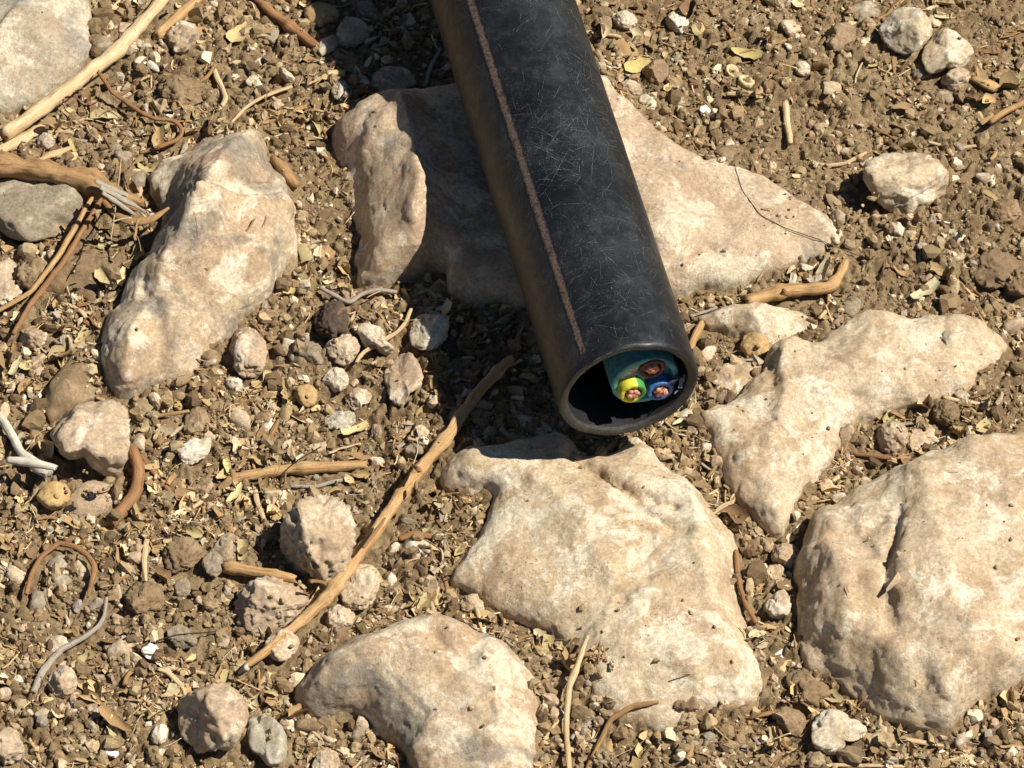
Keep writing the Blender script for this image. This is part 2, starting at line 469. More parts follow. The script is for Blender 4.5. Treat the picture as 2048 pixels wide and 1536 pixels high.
    disp -= .0006 * rough * smooth01(rid, 1.22, 1.6)
    v = v + nn * disp[:, None]
    keep = v[:, 2] > -.0125
    fk = keep[fl].all(1); fl = fl[fk]
    used = np.unique(fl); rem = np.full(nv, -1); rem[used] = np.arange(len(used))
    v, fl = v[used], rem[fl]
    splat(v)
    c = np.array([v[:, 0].mean(), v[:, 1].mean(), 0.0])
    me = make_mesh(name, v - c, fl)
    return tag(link(name, me, mat, loc=c), label, cat, group)

rock('rock', 'grey limestone rock cut off by the top left corner', 'rock',
     [(-90, -90), (180, -90), (187, 0), (188, 50), (180, 100), (165, 140), (135, 180), (85, 210), (30, 232), (-30, 240), (-100, 230)],
     17, GREY_ROCK, 14, [('r', [(100, -20), (110, 60), (100, 160)], 2.0, 35), ('b', 40, 60, 1.5, 60)], .8, .2, .2, (-1, 0), 1)
rock('rock', 'long humped tan rock lying diagonally left of the pipe', 'rock',
     [(420, 253), (360, 282), (305, 318), (290, 360), (312, 405), (328, 450), (308, 505), (268, 562), (232, 622), (205, 678), (200, 740), (215, 785), (255, 806), (310, 790), (400, 745), (455, 690), (502, 640), (552, 585), (586, 520), (594, 440), (580, 375), (548, 328), (530, 266), (490, 247)],
     24, LIME_GREY, 20, [('r', [(500, 285), (455, 350), (400, 450)], 12, 50), ('r', [(400, 450), (340, 560), (255, 690)], 12, 60), ('r', [(310, 432), (390, 424), (470, 408), (550, 380)], -8, 16), ('b', 330, 350, -8, 45), ('b', 360, 300, -5, 40),
                          ('b', 520, 420, 4, 55), ('r', [(300, 600), (320, 680), (300, 740)], -4, 22), ('b', 250, 740, 3, 35), ('b', 440, 560, 4, 70)], 1.0, .5, .3, (2.5, 1), 2, facets=3)
rock('rock', 'broad tan rock that carries the black pipe', 'rock',
     [(660, 250), (720, 222), (805, 192), (880, 172), (1000, 152), (1200, 155), (1248, 205), (1312, 257), (1400, 320), (1470, 340), (1550, 370), (1622, 420), (1695, 474), (1660, 507), (1590, 542), (1500, 562), (1430, 578), (1340, 594), (1200, 622), (1060, 634), (900, 615), (882, 548), (800, 577), (722, 592), (704, 540), (716, 470), (690, 400), (676, 330), (652, 290)],
     16, LIME_PINK, 16, [('r', [(800, 235), (825, 310), (838, 420), (830, 520)], 21, 80), ('b', 720, 265, 10, 60), ('r', [(1050, 330), (1085, 430)], 10, 48), ('r', [(690, 330), (720, 440), (735, 540)], -3, 30), ('r', [(700, 330), (715, 420), (725, 530)], -6, 18), ('b', 760, 260, 3, 50),
                          ('r', [(880, 470), (890, 560)], -2, 40), ('b', 1330, 470, 4, 60), ('b', 1440, 450, 2.5, 90), ('r', [(1260, 500), (1330, 520), (1420, 500)], -3, 14), ('b', 1620, 470, -3, 60)], .7, .5, .2, (-.4, .6), 3, facets=4, chips=2)
rock('rock', 'large cream limestone boulder in front of the pipe mouth', 'rock',
     [(880, 965), (925, 905), (955, 880), (945, 835), (965, 798), (1015, 785), (1085, 802), (1130, 850), (1152, 905), (1186, 925), (1240, 905), (1250, 868), (1290, 858), (1315, 890), (1345, 945), (1400, 985), (1445, 1030), (1468, 1070), (1470, 1130), (1478, 1210), (1502, 1280), (1530, 1340), (1525, 1405), (1460, 1432), (1400, 1452), (1330, 1472), (1270, 1462), (1200, 1432), (1172, 1388), (1150, 1345), (1075, 1268), (1005, 1232), (940, 1200), (890, 1168), (922, 1128), (958, 1080), (975, 1030), (980, 995), (905, 1000)],
     17, LIME_PALE, 22, [('r', [(1140, 915), (1195, 960), (1265, 1005), (1345, 1030)], -6, 12), ('r', [(950, 945), (1060, 960), (1150, 1060), (1230, 1180), (1310, 1290), (1420, 1400)], 6, 80), ('r', [(1380, 1000), (1435, 1130), (1495, 1330)], 4, 50), ('b', 1400, 1120, 5, 90),
                          ('r', [(1270, 1030), (1310, 1062), (1365, 1090)], -3.5, 13), ('b', 1310, 1240, -2.5, 60), ('b', 1450, 1330, 4, 80), ('b', 1080, 905, -4, 70), ('b', 1030, 830, 4, 50), ('r', [(1230, 1230), (1290, 1190), (1320, 1150)], -2, 12), ('b', 1120, 860, 1, 50)], .9, .25, .3, (.5, 0), 4, chips=4)
rock('rock', 'rounded rock with grey weathered crown at the bottom edge', 'rock',
     [(582, 1405), (610, 1352), (640, 1310), (682, 1282), (740, 1260), (830, 1232), (885, 1230), (945, 1252), (1010, 1290), (1052, 1312), (1076, 1352), (1082, 1430), (1076, 1536), (1080, 1640), (840, 1640), (822, 1560), (806, 1510), (776, 1468), (735, 1444), (690, 1440), (640, 1446), (600, 1432)],
     24, LIME_GREY, 26, [('r', [(640, 1350), (760, 1290), (880, 1265), (965, 1330), (1000, 1460)], 6, 60), ('r', [(900, 1370), (940, 1330), (960, 1300)], -3, 18), ('b', 1000, 1450, 3, 80), ('r', [(860, 1300), (900, 1330)], -2, 15)], .9, .45, .3, (0, 0), 5)
rock('rock', 'biggest pale boulder, cut off by the right edge', 'rock',
     [(1612, 1052), (1660, 1012), (1730, 972), (1800, 932), (1870, 907), (1920, 882), (1980, 857), (2048, 850), (2140, 870), (2200, 1000), (2190, 1280), (2100, 1345), (2048, 1372), (1992, 1405), (1932, 1432), (1890, 1468), (1830, 1466), (1770, 1456), (1705, 1402), (1650, 1370), (1602, 1330), (1586, 1285), (1590, 1200), (1592, 1150), (1606, 1100)],
     28, LIME, 26, [('r', [(1810, 1030), (1790, 1100), (1768, 1180), (1775, 1265)], -3.5, 13), ('s', (1805, 1020), (1770, 1270), -3, 16), ('r', [(1640, 1075), (1690, 1200), (1685, 1330)], 5, 55), ('r', [(1835, 960), (1875, 1100), (1905, 1260), (1955, 1330), (1890, 1430)], 6, 80), ('r', [(1790, 1275), (1860, 1275), (1925, 1290)], -3, 12),
                     ('b', 1845, 1370, -6, 26), ('b', 1880, 1390, -3, 30), ('r', [(1640, 1080), (1720, 1090), (1760, 1060)], -3, 12), ('b', 1950, 1300, 2, 90), ('r', [(1620, 1310), (1700, 1330), (1740, 1390)], -3, 25)], 1.0, .35, .3, (.6, .2), 6)
rock('rock', 'forked cream rock right of the pipe mouth', 'rock',
     [(1352, 856), (1400, 872), (1430, 930), (1450, 982), (1490, 1030), (1530, 1075), (1568, 1090), (1582, 1042), (1592, 1000), (1640, 962), (1682, 912), (1682, 866), (1705, 858), (1760, 836), (1810, 818), (1870, 816), (1958, 792), (1958, 752), (2010, 722), (2020, 690), (1982, 642), (1930, 626), (1868, 640), (1810, 630), (1750, 630), (1702, 640), (1680, 668), (1648, 692), (1600, 682), (1560, 692), (1536, 712), (1528, 752), (1480, 792), (1440, 828)],
     13, LIME, 15, [('r', [(1560, 720), (1570, 800), (1540, 900)], 4, 30), ('r', [(1540, 720), (1545, 780)], -3, 12), ('b', 1640, 790, 3, 45), ('b', 1780, 720, 4, 90), ('r', [(1690, 800), (1740, 810), (1800, 790)], -3, 14), ('b', 1930, 690, 5, 80), ('r', [(1890, 640), (1885, 690)], -2, 8), ('b', 1540, 1010, 1, 40), ('b', 1405, 868, 5, 50)], 1.1, .3, .3, (0, .6), 7, facets=4, chips=0)
rock('rock', 'low cream rock just right of the pipe end', 'rock',
     [(1385, 640), (1440, 620), (1480, 608), (1520, 602), (1575, 616), (1630, 640), (1642, 664), (1604, 684), (1552, 692), (1528, 704), (1490, 676), (1450, 662), (1410, 664)],
     8, LIME_PALE, 9, [('b', 1500, 640, 3, 40)], 1.1, .3, .3, (0, 0), 8)
rock('rock', 'dusty flat slab partly buried beside the long humped rock', 'rock',
     [(82, 805), (108, 748), (150, 706), (182, 716), (196, 770), (210, 806), (176, 815), (125, 838), (98, 856)],
     6, SOIL_CLOD, 7, [('r', [(90, 830), (140, 770), (170, 720)], 2, 14)], .8, .3, .2, (0, 0), 9)
rock('rock', 'half buried brown crusted rock above the long humped rock', 'rock',
     [(60, 560), (90, 530), (160, 500), (240, 510), (285, 530), (290, 560), (250, 590), (190, 610), (120, 600), (80, 590)],
     6, SOIL_CLOD, 8, [('b', 130, 550, 2, 40)], 2.0, .3, .3, (0, 0), 10)
rock('rock', 'white crusted patch of buried rock left of the cream boulder', 'rock',
     [(800, 1090), (840, 1078), (880, 1088), (915, 1105), (900, 1128), (850, 1130), (815, 1118)],
     5, WHITE_STONE, 6, [], 1.8, .2, .3, (0, 0), 12)
rock('rock', 'buried flat stone behind the round tan ball of dried fruit', 'rock',
     [(120, 1020), (150, 985), (200, 965), (240, 985), (245, 1010), (210, 1035), (150, 1045)],
     4, LIME_PINK, 6, [], 1.0, .2, .3, (0, 0), 13)

# fine soil banked up against the rocks
def blur(m, k, times=2):
    for _ in range(times):
        for ax in (0, 1):
            c = np.cumsum(np.pad(m, [(k + 1, k) if a == ax else (0, 0) for a in (0, 1)], mode='edge'), axis=ax)
            m = (np.take(c, np.arange(2 * k + 1, c.shape[ax]), ax) - np.take(c, np.arange(0, c.shape[ax] - 2 * k - 1), ax)) / (2 * k + 1)
    return m
bank = blur((zmap - soilmap > .001).astype(float), 7)
bn = smooth01(fbm(np.stack([MXX.ravel() * 22, MYY.ravel() * 22, MXX.ravel() * 0], 1), 3, 91).reshape(MN, MN), -.35, .35)
bank = .0062 * bank * (.25 + .75 * bn)
soilmap = soilmap + bank; zmap = np.maximum(zmap, soilmap)
gz = gz + np.where((np.abs(GX.ravel()) < MR) & (np.abs(GY.ravel()) < MR), samp(bank, GX.ravel(), GY.ravel()), 0)
ground.data.vertices.foreach_set('co', np.stack([GX.ravel(), GY.ravel(), gz], 1).astype(np.float32).ravel()); ground.data.update()

# ------------------------------------------------------------------ loose stones
def ell(cx, cy, rx, ry, rot=0, n=14, j=.10, seed=0):
    r = np.random.default_rng(int(cx * 7 + cy * 13) + seed)
    a = np.linspace(0, 2 * math.pi, n, endpoint=False)
    q = 1 + r.normal(0, j, n); q = (q + np.roll(q, 1) + np.roll(q, -1)) / 3
    x, y = rx * np.cos(a) * q, ry * np.sin(a) * q
    c, s = math.cos(R(rot)), math.sin(R(rot))
    return np.stack([cx + x * c - y * s, cy + x * s + y * c], 1)
def blob(n, planes, sharp, seed, rough=.05, scale=2.2):
    d, f = ico(n)
    r = np.random.default_rng(seed)
    nn = r.normal(size=(planes, 3)); nn /= np.linalg.norm(nn, axis=1)[:, None]
    off = r.uniform(.72, 1.0, planes)
    s = np.zeros(len(d))
    for k in range(planes):
        s += np.maximum(d @ nn[k], 1e-3) ** sharp / off[k] ** sharp
    rad = s ** (-1 / sharp)
    rad = np.minimum(rad, 1.4); rad /= rad.mean()
    v = d * rad[:, None]
    if n >= 4:                                   # scooped, chipped faces
        m = v[:, [0, 1]] * 1.3 + v[:, [2, 2]] * np.array([.9, -.7]) + seed % 31
        rad2 = 1 + rough * 1.3 * (worley(m + .25 * fbm(v * 2, 2, seed % 83)[:, None], seed % 53)[0] ** 2 - .25)
        v = v * rad2[:, None]
        v = v * (1 + rough * .35 * fbm(v * scale * 3.2, 3, seed % 61, ridged=True))[:, None] / (1 + rough * .35)
    return v * (1 + rough * fbm(v * scale, 4, seed % 97))[:, None], f
def stone(name, label, cat, outline, mat, hr=.8, planes=16, sharp=14, rough=.06, emb=.45, seed=0, n=5, group='loose stones on the soil', scale=2.2):
    o = np.array(outline, float)
    cen = (o.max(0) + o.min(0)) / 2
    rel = o - cen; ang = np.arctan2(-rel[:, 1], rel[:, 0]); rad = np.hypot(rel[:, 0], rel[:, 1])
    k = np.argsort(ang); ang, rad = ang[k], rad[k]
    bins = np.linspace(-math.pi, math.pi, 73)
    Rp = np.interp(bins, np.concatenate([ang - 2 * math.pi, ang, ang + 2 * math.pi]), np.tile(rad, 3)) * S
    a = (o[:, 0].max() - o[:, 0].min()) / 2 * S; t = (o[:, 1].max() - o[:, 1].min()) / 2 * S
    c = min(hr * min(a, t), .95 * t / math.cos(ELEV) * .8)
    b = math.sqrt(max(t * t - (c * math.cos(ELEV)) ** 2, (t * .35) ** 2)) / math.sin(ELEV)
    v, f = blob(n, planes, sharp, seed + 100, rough, scale)
    v = v * np.array([a, b, c])
    s, tt, w = v @ CR, v @ CU, v @ CF
    ph = np.arctan2(tt, s); rr = np.hypot(s, tt)
    idx = np.clip(((ph + math.pi) / (2 * math.pi) * 72).astype(int), 0, 71)
    Rm = np.zeros(72); np.maximum.at(Rm, idx, rr)
    Rm = (np.roll(Rm, 1) + 2 * Rm + np.roll(Rm, -1)) / 4
    Rm = np.interp(ph, (bins[:-1] + bins[1:]) / 2, Rm, period=2 * math.pi)
    fac = np.interp(ph, bins, Rp) / np.maximum(Rm, 1e-6)
    v = np.outer(s * fac, CR) + np.outer(tt * fac, CU) + np.outer(w, CF)
    v = v + (v / np.linalg.norm(v, axis=1)[:, None]) * (.0004 * fbm(v * 260 + seed, 3, seed % 89) * min(1, a / .006))[:, None]
    q, z = settle(cen[0], cen[1], c * emb * 2 - c * .5)
    zc = samp(soilmap, q[0], q[1]); zt = max(zc, z - .004)
    h = zt + c * (emb * 2 - .5)
    q = P(cen[0], cen[1], h)
    splat(v + q)
    me = make_mesh(name, v, f)
    return tag(link(name, me, mat, loc=q), label, cat, group)

ST = [
 ('stone', 'smooth grey-brown stone below the split stump at left edge', [(-20, 370), (20, 350), (60, 345), (110, 352), (150, 375), (172, 400), (165, 430), (140, 465), (100, 478), (50, 485), (10, 470), (-20, 430)], GREY_STONE, .7, 12, 9),
 ('stone', 'angular tan stone under the tip of the dusty slab', [(95, 875), (120, 835), (190, 805), (230, 800), (250, 820), (260, 870), (258, 910), (240, 955), (205, 950), (170, 915), (115, 908)], LIME_PINK, .9, 12, 22),
 ('stone', 'rough pitted stone touching the long diagonal stick', [(560, 1090), (570, 1040), (600, 1000), (650, 990), (700, 1015), (710, 1060), (708, 1100), (690, 1140), (650, 1175), (610, 1160), (572, 1130)], LIME_PINK, .95, 16, 10),
 ('stone', 'low rounded stone at the lower left of the rough pitted stone', [(470, 1230), (475, 1190), (500, 1165), (560, 1160), (605, 1185), (620, 1200), (605, 1230), (560, 1255), (490, 1265)], LIME_PINK, .8, 12, 9),
 ('stone', 'flat pale stone on the right side of the long stick', [(680, 1180), (700, 1140), (740, 1130), (762, 1155), (755, 1190), (715, 1218), (690, 1210)], LIME, .5, 10, 18),
 ('stone', 'blocky tan stone near the bottom edge beside a white pebble', [(358, 1430), (362, 1400), (400, 1380), (455, 1370), (485, 1400), (495, 1430), (480, 1470), (455, 1505), (420, 1512), (385, 1490)], LIME_PINK, .95, 10, 10),
 ('stone', 'smooth grey and white pebble at the bottom edge', [(500, 1440), (530, 1432), (560, 1450), (572, 1485), (570, 1515), (550, 1532), (520, 1510), (497, 1475)], BLUE_STONE, .8, 14, 7),
 ('stone', 'largest loose stone on the right, white topped with deep shadow', [(1722, 330), (1755, 310), (1810, 305), (1860, 310), (1900, 345), (1895, 380), (1870, 410), (1820, 440), (1780, 425), (1745, 395), (1725, 365)], LIME, 1.0, 14, 10),
 ('stone', 'pale grey smooth stone in the top right corner', [(1755, 60), (1775, 30), (1840, 18), (1862, 45), (1865, 70), (1845, 90), (1810, 112), (1770, 90)], WHITE_STONE, .9, 12, 8),
 ('stone', 'knobbly tan stone leaning against the pale grey smooth stone', [(1840, 122), (1860, 80), (1890, 50), (1925, 75), (1948, 100), (1940, 125), (1890, 140), (1855, 152)], LIME, .7, 12, 12),
 ('stone', 'small pinkish stone beside an orange wood chip, top right', [(1880, 165), (1895, 145), (1925, 135), (1945, 160), (1930, 180), (1890, 182)], LIME_PINK, .8, 12, 10),
 ('stone', 'round brown stone half sunk in the upper right soil', [(1645, 75), (1665, 50), (1710, 50), (1715, 75), (1695, 105), (1655, 98)], BROWN_STONE, .9, 14, 9),
 ('stone', 'brown angular stone beside a yellow leaf right of the pipe', [(1283, 157), (1300, 125), (1325, 118), (1340, 145), (1330, 172), (1295, 175)], BROWN_STONE, .9, 10, 16),
 ('stone', 'flat brown-grey stone lying flush near the top right edge', [(1696, 22), (1720, 5), (1755, 8), (1762, 25), (1745, 42), (1712, 40)], GREY_STONE, .4, 12, 10),
 ('stone', 'grey flat stone just left of the small pinkish stone', [(1824, 150), (1840, 128), (1862, 138), (1860, 160), (1840, 165)], GREY_STONE, .5, 9, 14),
 ('stone', 'long oval pinkish stone beside the tan humped rock', [(460, 680), (475, 658), (495, 652), (520, 670), (533, 715), (520, 752), (492, 758), (466, 722)], LIME_PINK, .8, 12, 9),
 ('stone', 'angular stone with brown dirt near the top edge by sticks', [(328, 75), (345, 50), (385, 42), (400, 62), (392, 95), (370, 112), (340, 105)], LIME_GREY, .9, 12, 12),
 ('stone', 'rough dirt coloured stone above the pale thin straw', [(315, 175), (330, 155), (375, 152), (405, 165), (415, 195), (390, 215), (345, 212), (322, 198)], SOIL_CLOD, .8, 20, 10),
 ('stone', 'dark brown fibrous clod in front of the left humped rock', [(628, 640), (645, 610), (680, 600), (695, 630), (690, 668), (665, 682), (640, 672)], DARK_CLOD, .9, 16, 10),
 ('stone', 'white elongated pebble under a curled tendril', [(712, 660), (725, 645), (745, 650), (770, 680), (790, 700), (778, 712), (752, 700), (722, 678)], WHITE_STONE, .9, 12, 12),
 ('stone', 'white square stone at the edge of the pipe shadow', [(820, 655), (830, 635), (870, 628), (895, 632), (898, 660), (885, 690), (850, 700), (822, 690)], WHITE_STONE, .7, 10, 16),
 ('stone', 'small dark clod leaning on the white square stone', [(876, 665), (890, 650), (914, 652), (916, 690), (910, 718), (892, 705), (880, 688)], DARK_CLOD, .9, 14, 9),
 ('stone', 'pinkish angular stone with tapered lower end, centre left', [(768, 745), (790, 715), (822, 705), (842, 735), (845, 770), (820, 785), (808, 812), (790, 810), (775, 775)], LIME_PINK, .7, 11, 14),
 ('stone', 'pink rounded stone right of the grey oval pebble', [(650, 695), (675, 675), (700, 668), (720, 690), (712, 715), (690, 732), (665, 720)], LIME_PINK, .8, 12, 12),
 ('stone', 'smooth grey oval pebble beside the dark fibrous clod', [(592, 700), (605, 684), (628, 686), (650, 712), (645, 728), (615, 725)], GREY_STONE, .8, 16, 7),
 ('stone', 'speckled pale round stone below the pink rounded stone', [(645, 765), (655, 742), (680, 735), (698, 755), (690, 778), (662, 788)], WHITE_STONE, .85, 12, 12),
 ('stone', 'pinkish flat stone below the speckled pale round stone', [(690, 800), (700, 782), (728, 778), (745, 792), (725, 808), (708, 822)], LIME_PINK, .5, 10, 14),
 ('stone', 'greenish grey lens shaped pebble in the centre left', [(646, 842), (660, 825), (690, 822), (718, 832), (712, 848), (680, 858), (655, 855)], BLUE_STONE, .6, 12, 14),
 ('stone', 'small pale chip left of the greenish lens shaped pebble', [(522, 855), (530, 842), (552, 838), (555, 852), (542, 868)], WHITE_STONE, .6, 9, 16),
 ('stone', 'pale notched stone above the horizontal tan stick', [(355, 905), (372, 885), (400, 878), (420, 875), (422, 895), (400, 920), (375, 928)], WHITE_STONE, .6, 12, 12),
 ('stone', 'brown triangular stone right of the angular tan stone', [(380, 862), (400, 812), (415, 830), (414, 860), (396, 868)], BROWN_STONE, .8, 9, 20),
 ('stone', 'flat dusty stone near the brown triangular stone', [(305, 860), (330, 840), (362, 838), (360, 862), (345, 882), (318, 878)], SOIL_CLOD, .4, 10, 14),
 ('stone', 'grey round pebble beside the upper part of the long stick', ell(828, 903, 19, 15), GREY_STONE, .9, 16, 8),
 ('stone', 'lumpy pink pebble at the left edge above the dusty slab', [(38, 685), (45, 662), (70, 658), (95, 668), (90, 690), (62, 702)], LIME_PINK, .9, 14, 10),
 ('stone', 'small round pink pebble between lumpy pebble and humped rock', ell(129, 690, 17, 20, 10), LIME_PINK, .9, 14, 10),
 ('stone', 'smallest pink pebble touching the humped rock at left', ell(158, 694, 17, 10, -10), LIME_PINK, .8, 14, 10),
 ('stone', 'white pink round pebble below the pale straw stick', ell(92, 281, 18, 17), WHITE_STONE, .95, 14, 10),
 ('stone', 'dark crusty stone below the two crossing brown stalks', [(28, 545), (45, 520), (75, 512), (100, 535), (95, 565), (60, 580), (35, 570)], SOIL_CLOD, .8, 16, 9),
 ('stone', 'pink white stone cut off by the left edge mid height', [(-15, 530), (10, 512), (35, 540), (48, 580), (30, 605), (-15, 612)], LIME_PINK, .6, 10, 12),
 ('stone', 'tan stone right behind the pale straw stick at top', ell(265, 92, 24, 18, -30), LIME, .8, 12, 12),
 ('stone', 'cream stone with a straw across it, upper left', ell(283, 128, 19, 17), WHITE_STONE, .7, 12, 10),
 ('stone', 'grey block touching the end of the short orange stick', [(405, 1120), (418, 1104), (432, 1104), (446, 1125), (440, 1148), (425, 1155), (410, 1140)], GREY_STONE, .9, 10, 14),
 ('stone', 'brown crumbly stone left of the short orange stick', [(325, 1105), (345, 1080), (380, 1075), (405, 1100), (400, 1135), (365, 1150), (335, 1135)], SOIL_CLOD, .7, 18, 9),
 ('stone', 'rough brown clod in the lower left litter', [(248, 1195), (262, 1172), (300, 1165), (325, 1180), (325, 1215), (300, 1232), (262, 1222)], SOIL_CLOD, .7, 18, 9),
 ('stone', 'pale flat pebble right of the rough brown clod', ell(366, 1176, 16, 19), GREY_STONE, .6, 11, 12),
 ('stone', 'rounded grey pebble under a thin dark hair, lower left', [(335, 1262), (350, 1252), (380, 1265), (395, 1285), (375, 1296), (345, 1285)], GREY_STONE, .7, 12, 9),
 ('stone', 'tan stone beside the curved grey twig, lower left', [(95, 1365), (112, 1338), (140, 1335), (153, 1360), (148, 1385), (115, 1392)], LIME_PINK, .8, 11, 12),
 ('stone', 'two-toned pale stone in the bottom left corner', [(-10, 1470), (20, 1455), (40, 1480), (48, 1510), (25, 1525), (-10, 1520)], LIME_PINK, .8, 12, 12),
 ('stone', 'round white pebble beside the blocky tan stone', ell(320, 1468, 16, 19), WHITE_STONE, .9, 12, 12),
 ('stone', 'small tan egg shaped pebble beside the grey and white pebble', ell(575, 1450, 16, 14, 20), LIME, .9, 20, 7),
 ('stone', 'brown dark flake stone at the bottom left of the weathered rock', [(640, 1485), (655, 1465), (690, 1470), (688, 1495), (655, 1500)], BROWN_STONE, .5, 9, 14),
 ('stone', 'pale tall stone at the bottom edge below the weathered rock', [(630, 1520), (650, 1500), (672, 1505), (676, 1536), (650, 1560), (628, 1550)], LIME, .8, 11, 12),
 ('stone', 'cream crusty stone under the lower end of the long stick', [(530, 1290), (545, 1268), (580, 1262), (598, 1282), (585, 1310), (552, 1322)], LIME, .8, 12, 10),
 ('stone', 'brown crusted stone right of the long stick above the weathered rock', [(650, 1240), (665, 1215), (690, 1208), (710, 1232), (700, 1255), (670, 1265)], LIME, .8, 14, 12),
 ('stone', 'dirty rounded stone between the cream boulder and weathered rock', ell(945, 1208, 28, 20, -10), LIME, .8, 14, 12),
 ('stone', 'pinkish block between the cream boulder and biggest boulder', [(1543, 1110), (1552, 1092), (1580, 1088), (1603, 1108), (1590, 1135), (1572, 1145), (1550, 1130)], LIME_PINK, .9, 9, 14),
 ('stone', 'flat tan stone below the pinkish block', [(1530, 1150), (1545, 1128), (1570, 1145), (1580, 1158), (1560, 1168), (1535, 1162)], LIME, .6, 9, 16),
 ('stone', 'pink wedge stone against the left side of the biggest boulder', [(1528, 1220), (1545, 1195), (1568, 1180), (1580, 1200), (1576, 1225), (1545, 1236)], LIME_PINK, .7, 9, 16),
 ('stone', 'brown egg shaped stone at the bottom beside a pale chip', [(1553, 1430), (1562, 1415), (1585, 1418), (1610, 1445), (1605, 1468), (1580, 1470), (1560, 1455)], BROWN_STONE, .9, 16, 8),
 ('stone', 'pale spotted stone at the bottom of the biggest boulder', [(1622, 1470), (1640, 1430), (1665, 1420), (1700, 1440), (1735, 1460), (1690, 1480), (1660, 1510), (1635, 1500)], WHITE_STONE, .5, 12, 10),
 ('stone', 'dusty half sunk stone left of the biggest boulder base', [(1570, 1360), (1600, 1335), (1640, 1360), (1660, 1395), (1625, 1420), (1585, 1400)], SOIL_CLOD, .5, 14, 9),
 ('stone', 'pinkish stone in the hollow of the forked rock', [(1752, 880), (1765, 850), (1795, 842), (1815, 860), (1812, 890), (1785, 908), (1760, 900)], LIME_PINK, .9, 11, 12),
 ('stone', 'white rock chip lying in the hollow beside the pinkish stone', [(1815, 860), (1835, 835), (1855, 840), (1868, 870), (1880, 895), (1840, 902), (1815, 895)], LIME, .4, 9, 12),
 ('stone', 'lichen covered lump between forked rock and biggest boulder', [(1865, 830), (1880, 800), (1905, 800), (1920, 830), (1905, 850), (1878, 848)], SOIL_CLOD, .9, 20, 10),
 ('stone', 'grey pebble resting on the back of the forked rock', [(1878, 672), (1890, 663), (1905, 672), (1912, 690), (1900, 700), (1886, 688)], GREY_STONE, .8, 11, 12),
 ('stone', 'pale stone near the top right of the pipe', [(1224, 38), (1240, 22), (1262, 24), (1276, 42), (1265, 58), (1236, 58)], WHITE_STONE, .9, 11, 14),
 ('stone', 'pink cream stone near the top, right of the pale stone', [(1330, 42), (1342, 22), (1365, 22), (1378, 45), (1372, 66), (1345, 62)], WHITE_STONE, .9, 11, 14),
 ('stone', 'brown pebble between pipe and the pale stone', ell(1210, 48, 17, 16), BROWN_STONE, .8, 11, 14),
 ('stone', 'pinkish flat stone half under the broad rock by the pipe', [(1235, 182), (1248, 160), (1272, 160), (1285, 180), (1262, 195)], LIME_PINK, .6, 10, 12),
 ('stone', 'white oval pebble behind the broad rock by the pipe', [(1274, 200), (1282, 190), (1300, 192), (1315, 208), (1308, 220), (1286, 212)], WHITE_STONE, .8, 14, 10),
 ('stone', 'small pink pebble in the right soil near the round brown stone', [(1588, 135), (1595, 122), (1612, 125), (1620, 145), (1608, 153), (1592, 146)], LIME_PINK, .9, 12, 10),
 ('stone', 'yellowish lens pebble at the far right', ell(1984, 358, 16, 9, 5), LIME, .8, 16, 8),
 ('stone', 'angular soil lump near the right edge above a pebble', [(1890, 235), (1908, 225), (1912, 245), (1900, 260), (1885, 255)], SOIL_CLOD, .8, 11, 10),
 ('stone', 'large cracked soil clod at the right edge', [(1935, 545), (1955, 515), (2010, 505), (2045, 525), (2050, 560), (2000, 575), (1955, 570)], SOIL_CLOD, .6, 11, 10),
 ('stone', 'brown soil clod cut off by the right edge', [(2008, 560), (2025, 535), (2065, 540), (2070, 580), (2035, 600)], SOIL_CLOD, .8, 11, 10),
 ('stone', 'dark soil clod sitting below the large cracked clod', [(1975, 420), (2000, 398), (2035, 405), (2045, 430), (2015, 445), (1985, 440)], SOIL_CLOD, .7, 12, 9),
 ('stone', 'pale brown slab chip leaning on the pipe end rock', [(1408, 835), (1425, 815), (1450, 812), (1470, 825), (1445, 840), (1425, 858)], LIME, .35, 9, 14),
 ('stone', 'tan dirt crusted stone right beside the pipe rim', [(1415, 760), (1430, 735), (1470, 728), (1525, 722), (1520, 760), (1480, 790), (1445, 808), (1420, 790)], LIME, .45, 14, 9),
 ('stone', 'rounded stone in deep shadow under the pipe at top', [(735, 175), (750, 145), (790, 132), (825, 145), (835, 175), (800, 190), (755, 190)], LIME_PINK, .8, 12, 10),
 ('stone', 'brown flat stone in the shadow near the dried fruit', [(672, 60), (690, 30), (720, 35), (742, 70), (720, 92), (690, 105), (675, 95)], LIME_PINK, .5, 9, 14),
 ('stone', 'small tan stone left of the pipe shadow at the top', ell(668, 130, 16, 10), LIME_PINK, .8, 12, 10),
 ('stone', 'pale crumbling stone at the pipe shadow edge', ell(680, 180, 16, 26, 10), WHITE_STONE, .7, 12, 10),
]
for k, (nm, lb, ol, mt, hr, pl, sh) in enumerate(ST):
    ol = np.array(ol, float)
    size = max(np.ptp(ol[:, 0]), np.ptp(ol[:, 1]))
    soilish = mt in (SOIL_CLOD, DARK_CLOD)
    stone('soil_clod' if soilish and 'stone' not in lb and 'lump' not in lb else nm, lb, 'clod' if soilish and 'stone' not in lb else 'stone', ol, mt, hr, max(8, pl - 2), sh * (1.2 if soilish else 2.4),
          .16 if soilish else (.15 if 'pitted' in lb else .045 if 'smooth' in lb else .10), .42, k * 7 + 3, 5 if size > 45 else 4, scale=3.5 if soilish else (4.5 if 'pitted' in lb else 2.8))

